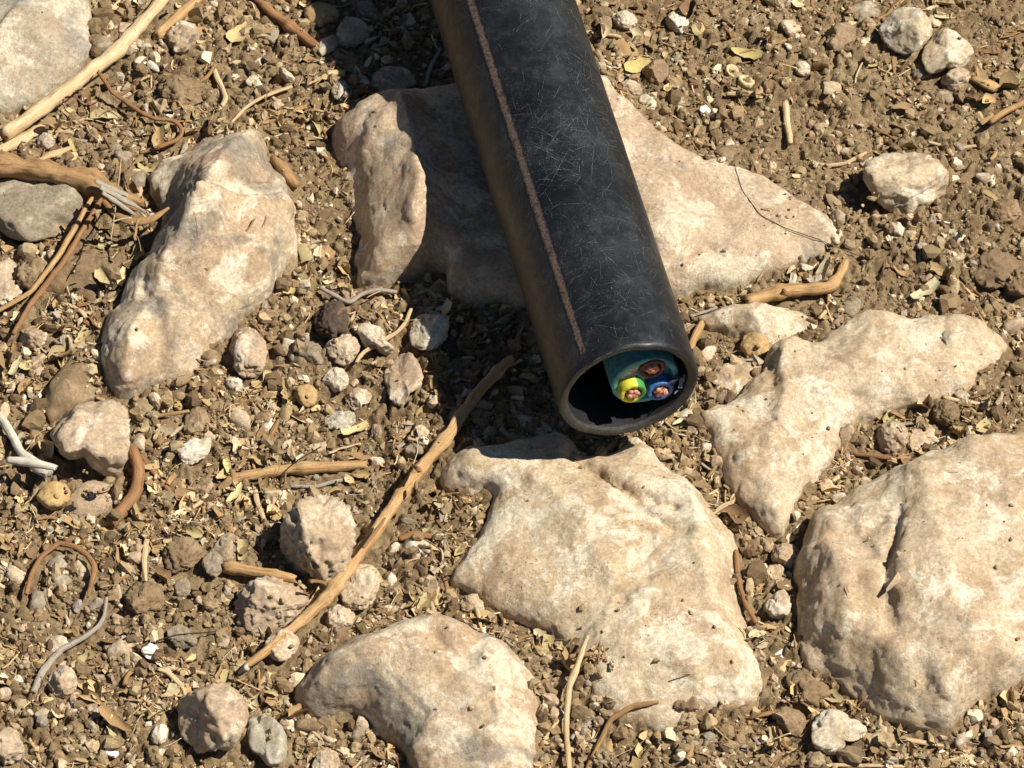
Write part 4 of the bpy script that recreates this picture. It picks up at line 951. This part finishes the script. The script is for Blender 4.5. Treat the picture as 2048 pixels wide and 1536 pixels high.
# scratches worn into the wall, thin grey ribbons just proud of it
sv, sf = [], []
clus = [(rng.uniform(-1.1, 1.2), -rng.uniform(.003, .25), rng.choice([rng.normal(0, .25), rng.normal(1.25, .2), rng.normal(-.8, .3)]), rng.uniform(.1, .35)) for _ in range(34)]
for k in range(1500):
    kc = clus[int(len(clus) * rng.uniform() ** 1.5)]; a0 = VIEW_A + kc[0] + rng.normal(0, kc[3]); z0 = kc[1] + rng.normal(0, .014)
    if k % 4 == 0: a0, z0 = VIEW_A + rng.uniform(-1.5, 1.45), -rng.uniform(.002, .26)
    L = min(rng.gamma(1.3, .0032), .024); ang = kc[2] + rng.normal(0, .28) if rng.uniform() < .8 else rng.uniform(0, math.pi)
    n = 7; t = np.linspace(-.5, .5, n); bend = rng.normal(0, .10)
    da = (math.cos(ang) * t * L + bend * t * t * L) / OR; dz = math.sin(ang) * t * L
    wdt = rng.uniform(.000018, .00007) * (1 - (2 * np.abs(t)) ** 2 * .8)
    A = a0 + da; Z = np.minimum(z0 + dz, -.002)
    nx, nz = -math.sin(ang), math.cos(ang)
    base_i = sum(len(q) for q in sv)
    pts = []
    for sgn in (-1, 1):
        a_ = A + sgn * wdt * nx / OR; z_ = Z + sgn * wdt * nz
        r_ = oval(a_, OR) * 1.0052
        pts.append(np.column_stack([r_ * np.cos(a_), r_ * np.sin(a_), z_]))
    sv.append(np.concatenate(pts)); i = np.arange(n - 1) + base_i
    sf.append(np.stack([i, i + 1, i + 1 + n, i + n], 1))
tag(link('scratches', make_mesh('scratches', np.concatenate(sv), np.concatenate(sf)), SCUFF, pipe), kind='stuff')

def burr(a0, a1, r, z, rad, seed):
    a = np.linspace(a0, a1, 90); w = np.clip(fbm(np.column_stack([a * 7, a * 0, a * 0]), 3, seed) + .45, .05, 1) * rad
    rr = oval(a, r) + .0002 * fbm(np.column_stack([a * 12, a * 0 + 4, a * 0]), 2, seed)
    q = np.interp(a % (2 * math.pi), th, cut, period=2 * math.pi)
    v, f, g = tube_mesh(np.column_stack([rr * np.cos(a), rr * np.sin(a), z + q]), w, 5, seed, .4)
    link('cut_burr', make_mesh('cut_burr', v, f, vecs=g), SCUFF, pipe)
burr(R(185), R(335), IR + .0009, -.0009, .00016, 21); burr(R(40), R(150), OR - .0007, -.0003, .00014, 22); burr(R(200), R(320), OR - .0009, -.0002, .00010, 23)

# ------------------------------------------------------------------ the cable inside
CC = np.array([.0086, -.0014]); CDEP = -.0048; CRAD = .0152
cbl = empty('cable', MOUTH + AX * CDEP + LX * CC[0] + LY * CC[1]); cbl.rotation_euler = PIPE_M
tag(cbl, 'cut three-core cable with teal sheath inside the pipe mouth', 'cable')
TEAL = flat_mat('teal_sheath', lin(96, 154, 152), lin(66, 120, 122), 260, .6)
def solid(profile, sides=40, lob=0.0, nl=7, seed=0, jag=0.0):
    a = np.linspace(0, 2 * math.pi, sides, endpoint=False); vs = []
    for r, z in profile:
        rr = r * (1 + lob * np.abs(np.cos(a * nl / 2)))
        vs.append(np.column_stack([rr * np.cos(a), rr * np.sin(a), z + jag * noise(np.column_stack([np.cos(a) * 2 * (r > 0), np.sin(a) * 2 * (r > 0), a * 0 + seed]), seed)]))
    n = len(vs); f = []
    for i in range(n - 1):
        p = i * sides + np.arange(sides); q = i * sides + (np.arange(sides) + 1) % sides
        f.append(np.stack([p, q, q + sides, p + sides], 1))
    return np.concatenate(vs), np.concatenate(f)
v, f = solid([(CRAD, -.5), (CRAD, -.0006), (CRAD - .0004, 0), (CRAD - .0026, .0001), (CRAD - .0030, -.0030), (1e-5, -.0034)], 64, jag=.0005)
jk = link('sheath', make_mesh('sheath', v, f), TEAL, cbl); jk['label'] = 'teal cut face of the cable sheath'
v, f = solid([(.0068, -.012), (.0068, -.0016), (.0060, -.0008), (1e-5, -.0010)], 40, .12, 5, 3, .0010)
link('filler', make_mesh('filler', v, f), flat_mat('grey_filler', lin(190, 186, 178), lin(158, 154, 148), 400, .8), cbl, (-.0040, .0062, .0))
COPPER = flat_mat('copper', lin(214, 152, 122), lin(170, 108, 80), 900, .5, .0008, .5, .25)
def core(name, label, x, y, out, mats, twist=0):
    c = link(name, make_mesh(name, *solid([(.0060, -.012), (.0060, out - .0004), (.0057, out), (.0042, out), (.0038, out - .0012), (.0036, out - .004)], 48, jag=.0003, seed=int(x * 9999) % 50)), mats, cbl, (x, y, 0))
    c['label'] = label
    cv, cf, off = [], [], 0
    for m in range(7):                               # seven strands
        a = m * math.pi / 3 + twist; rr = 0 if m == 6 else .00185
        q, w = solid([(.00122, -.01), (.00122, out + .0003), (.0010, out + .0007), (1e-5, out + .0008)], 12, .05, 3, m, .0004)
        q = q + np.array([rr * math.cos(a), rr * math.sin(a), rng.normal(0, .0005)]); cv.append(q); cf.append(w + off); off += len(q)
    link('conductor', make_mesh('conductor', np.concatenate(cv), np.concatenate(cf)), COPPER, c)
    return c
def gy_mat():
    t = NT('green_yellow_insulation')
    tc = t.n('ShaderNodeTexCoord').outputs['Object']; sp = t.n('ShaderNodeSeparateXYZ'); t.l(tc, sp.inputs[0])
    k = t.ramp(t.math('ADD', sp.outputs[0], t.math('MULTIPLY', t.noise(120, 3), .0012)), .0022, .0032)
    k2 = t.ramp(sp.outputs[0], -.0066, -.0054)
    c = t.mix(k, lin(196, 186, 58), lin(70, 136, 66)); t.color(c); t.rough(.45)
    t.bump((t.noise(500, 4), .0003, .4)); return t.m
core('core', 'green and yellow striped core with bare copper', -.0066, -.0016, .0048, gy_mat())
core('core', 'brown core with bare copper, set back in shade', .0030, .0080, .0008, flat_mat('brown_insulation', lin(92, 52, 38), lin(66, 36, 28), 300, .5))
core('core', 'blue core with bare copper', .0064, -.0066, .0026, flat_mat('blue_insulation', lin(66, 112, 170), lin(46, 86, 140), 300, .5))
SHRED = flat_mat('grey_blue_shred', lin(120, 122, 140), lin(92, 96, 114), 400, .7)
for k, (x, y, z, a, L, W_) in enumerate([(.0125, -.0006, .001, .4, .009, .004), (.0150, -.002, .0015, 1.2, .007, .0035), (.0138, -.0072, .003, -.7, .006, .0006)]):
    v, f = leaf_mesh(L, W_, .5, .3, 40 + k)
    o = link('plastic_shred', make_mesh('plastic_shred', np.concatenate([v, v + np.array([0, 0, .0003])]), np.concatenate([f, f[:, ::-1] + len(v)])), SHRED, cbl, (x, y, z))
    o.rotation_euler = (.5, .3 * k, a)

# ------------------------------------------------------------------ litter: single pieces first, then the mass
def rand_rot(n, flat=False):
    a = rng.uniform(0, 2 * math.pi, n)
    if flat:
        tx, ty = rng.normal(0, .28, n), rng.normal(0, .28, n)
    else:
        tx, ty = rng.uniform(0, 2 * math.pi, n), rng.uniform(0, 2 * math.pi, n)
    ca, sa_, cx, sx, cy, sy = np.cos(a), np.sin(a), np.cos(tx), np.sin(tx), np.cos(ty), np.sin(ty)
    o = np.zeros(n)
    Rz = np.stack([np.stack([ca, -sa_, o], -1), np.stack([sa_, ca, o], -1), np.stack([o, o, o + 1], -1)], 1)
    Rx = np.stack([np.stack([o + 1, o, o], -1), np.stack([o, cx, -sx], -1), np.stack([o, sx, cx], -1)], 1)
    Ry = np.stack([np.stack([cy, o, sy], -1), np.stack([o, o + 1, o], -1), np.stack([-sy, o, cy], -1)], 1)
    return Rz @ Rx @ Ry
gyv, gxv = np.gradient(zmap, mx, mx)
slope = np.hypot(gxv, gyv)
def spots(n, on_rock=.04, dens=None, margin=230):
    """places on the ground that the picture shows, few of them on the rocks"""
    out = []
    while sum(len(o) for o in out) < n:
        px = rng.uniform(-margin, 2048 + margin, n * 3); py = rng.uniform(-margin, 1536 + margin, n * 3)
        q, z = settle(px, py)
        ok = (samp(zmap, q[:, 0], q[:, 1]) - samp(soilmap, q[:, 0], q[:, 1]) < .0016) | (rng.uniform(size=len(px)) < on_rock)
        ok &= samp(slope, q[:, 0], q[:, 1]) < .9
        out_ = np.maximum(np.maximum(-px, px - 2048), np.maximum(-py, py - 1536))
        ok &= rng.uniform(size=len(px)) > smooth01(out_, 40, margin + 30) * .9
        if dens is not None: ok &= rng.uniform(size=len(px)) < dens(px, py)
        out.append(q[ok])
    return np.concatenate(out)[:n]
def clump(px, py, sc_, lo, hi, seed):
    return smooth01(fbm(np.column_stack([px / sc_, py / sc_, px * 0]), 3, seed), lo, hi)
def litter_d(px, py):       # the left and the bottom hold more straw than the bare soil upper right
    base = np.where((px > 1250) & (py < 800), .30, 1.0)
    return base * (.10 + .90 * clump(px, py, 190, -.22, .28, 50))
def crumb_d(px, py): return (.12 + .88 * clump(px, py, 150, -.3, .3, 60)) * np.where((px > 1250) & (py < 620), .55, 1.0)
LAND = [('the pipe mouth', 1258, 800), ('the tip of the long diagonal stick', 1000, 740), ('the lower end of the longest stick', 500, 1330), ('the middle of the longest stick', 760, 1050), ('the horizontal tan stick', 590, 942),
        ('the curved reddish brown stick', 265, 970), ('the forked white twig', 55, 910), ('the ball of dried fruit at left', 108, 992), ('the rough pitted stone', 640, 1080), ('the low rounded stone', 545, 1212),
        ('the blocky tan stone', 430, 1440), ('the grey and white pebble', 535, 1482), ('the weathered bottom rock', 830, 1380), ('the arched brown tendril', 120, 1120), ('the curved silver twig', 140, 1300),
        ('the rough brown clod', 288, 1198), ('the long brown leaf', 232, 1445), ('the angular tan stone', 190, 880), ('the long humped rock', 400, 560), ('the dark fibrous clod', 662, 640),
        ('the white square stone', 860, 662), ('the grey oval pebble', 620, 705), ('the greenish lens pebble', 682, 840), ('the tapered pinkish stone', 806, 756), ('the long oval pinkish stone', 496, 705),
        ('the split stump', 130, 350), ('the grey-brown stone at left', 80, 415), ('the long pale straw stick', 200, 130), ('the dried fruit at the top', 642, 32), ('the reddish stick at the top', 575, 50),
        ('the rough dirt coloured stone', 365, 182), ('the small hooked twig', 440, 175), ('the broad rock under the pipe', 1400, 400), ('the yellow leaf', 1275, 134), ('the two seed shells', 1478, 152),
        ('the round brown stone', 1680, 78), ('the pale grey smooth stone', 1810, 65), ('the small pinkish stone', 1912, 160), ('the largest loose stone', 1815, 370), ('the upright pale twig', 1574, 245),
        ('the knobbly orange twig', 1590, 582), ('the large cracked clod', 1995, 540), ('the forked cream rock', 1640, 800), ('the pinkish hollow stone', 1785, 875), ('the biggest boulder', 1850, 1180),
        ('the pinkish block', 1572, 1115), ('the spotted pale stone', 1670, 1465), ('the cream boulder', 1200, 1150), ('the pale bent twig', 1140, 1400), ('the white crusted patch', 855, 1105)]
LXY = np.array([(a, b) for _, a, b in LAND], float)
NTH = ['closest', 'second closest', 'third closest', 'fourth closest', 'fifth closest', 'sixth closest', 'seventh closest', 'eighth closest', 'ninth closest', 'tenth closest']
def name_apart(things, group):
    """labels from colour, kind, side and rank by the nearest landmark: (object, colour, kind words, place)"""
    boxes = {}
    for o, c, kind, p in things:
        x, y = proj(p); d = np.hypot(LXY[:, 0] - x, LXY[:, 1] - y); k = int(d.argmin())
        dx, dy = x - LXY[k, 0], y - LXY[k, 1]
        side = ('right of' if dx > 0 else 'left of') if abs(dx) > abs(dy) else ('below' if dy > 0 else 'above')
        boxes.setdefault((c, kind, k, side), []).append((d[k], o))
    for (c, kind, k, side), q in boxes.items():
        q.sort(key=lambda t: t[0])
        for i, (_, o) in enumerate(q):
            nth = NTH[min(i, 9)] + ' ' if len(q) > 1 else ''
            o['label'] = f'{nth}{c} {kind} {side} {LAND[k][0]}'; o['group'] = group
PEB_M = [(LIME, 'tan'), (LIME_PINK, 'pinkish'), (WHITE_STONE, 'cream white'), (GREY_STONE, 'grey'), (BROWN_STONE, 'brown'), (SOIL_CLOD, 'earthy'), (LIME_GREY, 'mottled'), (LIME, 'tan')]
pebs = []
for k in range(14):
    v, f = blob(3, 7 + k % 5, 34 + k % 14, 300 + k, .13)
    pebs.append((v * np.array([1, rng.uniform(.6, .95), rng.uniform(.45, .8)]), f))
peb_me = {}; named = []
pp = spots(290, .0, crumb_d, 0)
pr = np.clip(rng.lognormal(math.log(.0028), .42, len(pp)), .0014, .0058)
for p, r in zip(pp, pr):
    j, (mt, c) = rng.integers(14), PEB_M[rng.integers(len(PEB_M))]
    if (j, mt.name) not in peb_me:
        peb_me[(j, mt.name)] = make_mesh('pebble', *pebs[j]); peb_me[(j, mt.name)].materials.append(mt)
    o = bpy.data.objects.new('pebble', peb_me[(j, mt.name)]); col.objects.link(o)
    o.location = (p[0], p[1], p[2] + r * .12); o.scale = (r * rng.uniform(.8, 1.2), r * rng.uniform(.75, 1.15), r * rng.uniform(.75, 1.1))
    o.rotation_euler = (rng.normal(0, .3), rng.normal(0, .3), rng.uniform(0, 6.28)); o['category'] = 'pebble'
    named.append((o, ('small ' if r < .0026 else 'larger ') + c, 'pebble', p))
name_apart(named, 'small pebbles scattered in the soil')
splat(pp + np.array([0, 0, .001]))
tw_me = []; TW_M = [(W_PALE, 'pale'), (W_ORANGE, 'orange tan'), (W_BROWN, 'brown'), (W_BARK, 'barky'), (W_PALE, 'pale'), (W_GREY, 'grey'), (W_BARK, 'barky'), (W_BROWN, 'brown')]
for k in range(24):
    L = rng.uniform(.005, .019); r = rng.uniform(.0004, .0013)
    t = np.linspace(-.5, .5, 7); bend = rng.normal(0, .3)
    pts = np.column_stack([t * L, bend * L * (t * t - .1) + rng.normal(0, .015, 7) * L, rng.normal(0, .012, 7) * L])
    v, f, g = tube_mesh(pts, np.full(7, r) * rng.uniform(.6, 1.2, 7), 7, k + 60, .3, (), rng.choice([1, .5, .35]))
    me = make_mesh('twig_fragment', v, f, vecs=g); me.materials.append(TW_M[k % 8][0]); tw_me.append((me, TW_M[k % 8][1], 'long' if L > .011 else 'short'))
named = []
for p in spots(240, .0, litter_d, 0):
    me, c, ln = tw_me[rng.integers(24)]
    o = bpy.data.objects.new('twig_fragment', me); col.objects.link(o)
    o.location = (p[0], p[1], p[2] + .0011); o.rotation_euler = (0, rng.normal(0, .16), rng.uniform(0, 6.28)); s_ = rng.uniform(.8, 1.2); o.scale = (s_, s_, s_)
    o['category'] = 'twig'; named.append((o, f'{ln} {c}', 'twig fragment', p))
name_apart(named, 'twig fragments in the litter')
LEAF_C = [(180, 152, 106), (160, 129, 88), (196, 172, 126), (146, 122, 86), (174, 158, 112), (132, 106, 74), (202, 186, 148), (166, 142, 100)]
LEAF_N = ['tan', 'brown tan', 'straw coloured', 'dull brown', 'olive', 'dark brown', 'pale', 'tan']
lf_me = []
for k in range(24):
    v, f = leaf_mesh(rng.uniform(.005, .013), rng.uniform(.0022, .0050), rng.normal(.2, .7), rng.normal(.1, .5), 80 + k)
    me = solid_leaf('leaf_fragment', v, f, lin(*LEAF_C[k % 8])[:3], FLAKE); me.materials.append(FLAKE); lf_me.append((me, LEAF_N[k % 8]))
named = []
for p in spots(270, .0, litter_d, 0):
    me, c = lf_me[rng.integers(24)]
    o = bpy.data.objects.new('leaf_fragment', me); col.objects.link(o)
    o.location = (p[0], p[1], p[2] + .0010); o.rotation_euler = (rng.normal(0, .5), rng.normal(0, .4), rng.uniform(0, 6.28)); s_ = rng.uniform(.7, 1.3); o.scale = (s_, s_, s_)
    o['category'] = 'leaf fragment'; named.append((o, c, 'leaf fragment', p))
name_apart(named, 'leaf fragments in the litter')

def mass(name, label, protos, p, scale, rot, tints, mat, smooth=True):
    """thousands of pieces too small to pick apart, one mesh"""
    which = rng.integers(len(protos), size=len(p)); V, F, Ct, off = [], [], [], 0
    for k, (v, f) in enumerate(protos):
        m = which == k; n = m.sum()
        if n == 0: continue
        q = np.einsum('nij,nvj->nvi', rot[m], v[None] * scale[m][:, None, :]) + p[m][:, None, :]
        V.append(q.reshape(-1, 3)); F.append((f[None] + (np.arange(n) * len(v))[:, None, None]).reshape(-1, f.shape[1]) + off)
        Ct.append(np.repeat(tints[m], len(v), 0)); off += n * len(v)
    return tag(link(name, make_mesh(name, np.concatenate(V), np.concatenate(F), smooth, np.concatenate(Ct)), mat), label, kind='stuff')
def tints(n, cols, jit=.12):
    c = np.array([lin(*q)[:3] for q in cols])[rng.integers(len(cols), size=n)]
    return np.clip(c * (1 + rng.normal(0, jit, (n, 1))), .01, .85)
SOIL_C = [(138, 116, 85), (150, 127, 93), (122, 101, 73), (160, 138, 104), (142, 120, 89), (172, 151, 116), (110, 90, 65)]
STONE_C = [(192, 168, 136), (206, 186, 152), (176, 152, 124), (164, 150, 130), (218, 202, 172)]
CHIP_C = [(176, 148, 106), (156, 129, 92), (196, 172, 130), (142, 116, 82), (126, 102, 73), (168, 150, 116), (112, 90, 64)]
def aniso(n, lo=.6, hi=1.3): return rng.uniform(lo, hi, (n, 3))
def pick(n, k, a, b): return np.where((rng.uniform(size=n) < k)[:, None], tints(n, a), tints(n, b))
big = [blob(2, 6, 40, 400 + k, .34, 3) for k in range(18)]
tiny = [blob(1, 7, 30, 430 + k, .25, 3) for k in range(12)]
n = 960; p = spots(n, .0, crumb_d); r = np.clip(rng.lognormal(math.log(.0026), .3, n), .0017, .0048); p[:, 2] += r * .12
mass('soil_crumbs', 'larger brown crumbs of soil between the rocks', [blob(2, 7, 30, 460 + k, .42, 3.0) for k in range(18)], p, r[:, None] * aniso(n), rand_rot(n), pick(n, .10, STONE_C, SOIL_C), CRUMB, False)
n = 6800; p = spots(n, .0004, crumb_d); r = np.clip(rng.lognormal(math.log(.00145), .42, n), .0006, .0032); p[:, 2] += r * .25
mass('soil_crumbs', 'brown crumbs of soil covering the ground between the rocks', big, p, r[:, None] * aniso(n), rand_rot(n), pick(n, .15, STONE_C, SOIL_C), CRUMB, False)
n = 23000; p = spots(n, .009); r = np.clip(rng.lognormal(math.log(.00062), .42, n), .0003, .0014); p[:, 2] += r * .3
mass('soil_grains', 'fine soil grains and grit between the larger crumbs', tiny, p, r[:, None] * aniso(n), rand_rot(n), pick(n, .18, STONE_C, SOIL_C), CRUMB, False)
def chip_proto(seed):
    r = np.random.default_rng(seed); m = r.integers(4, 7); a = np.sort(r.uniform(0, 2 * math.pi, m)); q = r.uniform(.6, 1.1, m)
    x, y = q * np.cos(a), q * np.sin(a) * r.uniform(.35, .8); h = r.uniform(.10, .28)
    top = np.column_stack([x * .92, y * .92, h + r.normal(0, .08, m)]); bot = np.column_stack([x, y, -h + r.normal(0, .05, m)])
    v = np.concatenate([top, bot, [[0, 0, h]], [[0, 0, -h]]]); f = []
    for i in range(m):
        k = (i + 1) % m; f += [[i, k, 2 * m], [m + k, m + i, 2 * m + 1], [i, m + i, m + k], [i, m + k, k]]
    return v, np.array(f)
n = 6400; p = spots(n, .0015, litter_d); L = np.clip(rng.lognormal(math.log(.0020), .45, n), .0007, .0042); p[:, 2] += L * .35
mass('chip_litter', 'angular chips of bark and stone mixed into the soil', [chip_proto(600 + k) for k in range(24)], p, L[:, None] * aniso(n, .7, 1.3), rand_rot(n, True), pick(n, .3, STONE_C, CHIP_C), CRUMB, False)
fl = [leaf_mesh(1, rng.uniform(.3, .7), rng.normal(.2, .6), rng.normal(.1, .5), 500 + k, 4, 3) for k in range(20)]
n = 2700; p = spots(n, .002, litter_d); L = np.clip(rng.lognormal(math.log(.0042), .5, n), .0014, .010); p[:, 2] += .0009
mass('leaf_litter', 'small dry leaf flakes littering the soil', fl, p, np.repeat(L[:, None], 3, 1), rand_rot(n, True), tints(n, LEAF_C + [(126, 98, 68)], .15), FLAKE)
def stems(count, rad, bend):
    out = []
    for k in range(count):
        t = np.linspace(-.5, .5, 9); b, c3 = rng.normal(0, bend), rng.normal(0, bend * 3)
        v, f, g = tube_mesh(np.column_stack([t, b * t * t * 2 + c3 * t ** 3, rng.normal(0, .012, 9)]), np.full(9, rng.uniform(*rad)), 4, 520 + k, .2, rings=7 if rad[1] > .02 else 14)
        out.append((v, f))
    return out
n = 3600; p = spots(n, .004, litter_d); L = np.clip(rng.lognormal(math.log(.0050), .5, n), .0018, .016); p[:, 2] += .0011
mass('straw_litter', 'fine bits of straw and stem littering the soil', stems(12, (.03, .065), .15), p, np.stack([L, np.minimum(L, .008), np.minimum(L, .006)], 1), rand_rot(n, True), tints(n, [(198, 168, 122), (180, 146, 102), (154, 120, 82), (206, 184, 146), (132, 104, 72)], .15), FLAKE)
n = 760; p = spots(n, .015, litter_d); L = np.clip(rng.lognormal(math.log(.011), .4, n), .005, .028); p[:, 2] += .0016
mass('root_hairs', 'hair-fine roots and fibres strewn over the soil', stems(10, (.006, .012), .5), p, np.repeat(L[:, None], 3, 1), rand_rot(n, True), tints(n, [(196, 170, 130), (120, 92, 62), (70, 54, 40), (206, 190, 156)], .15), FLAKE)
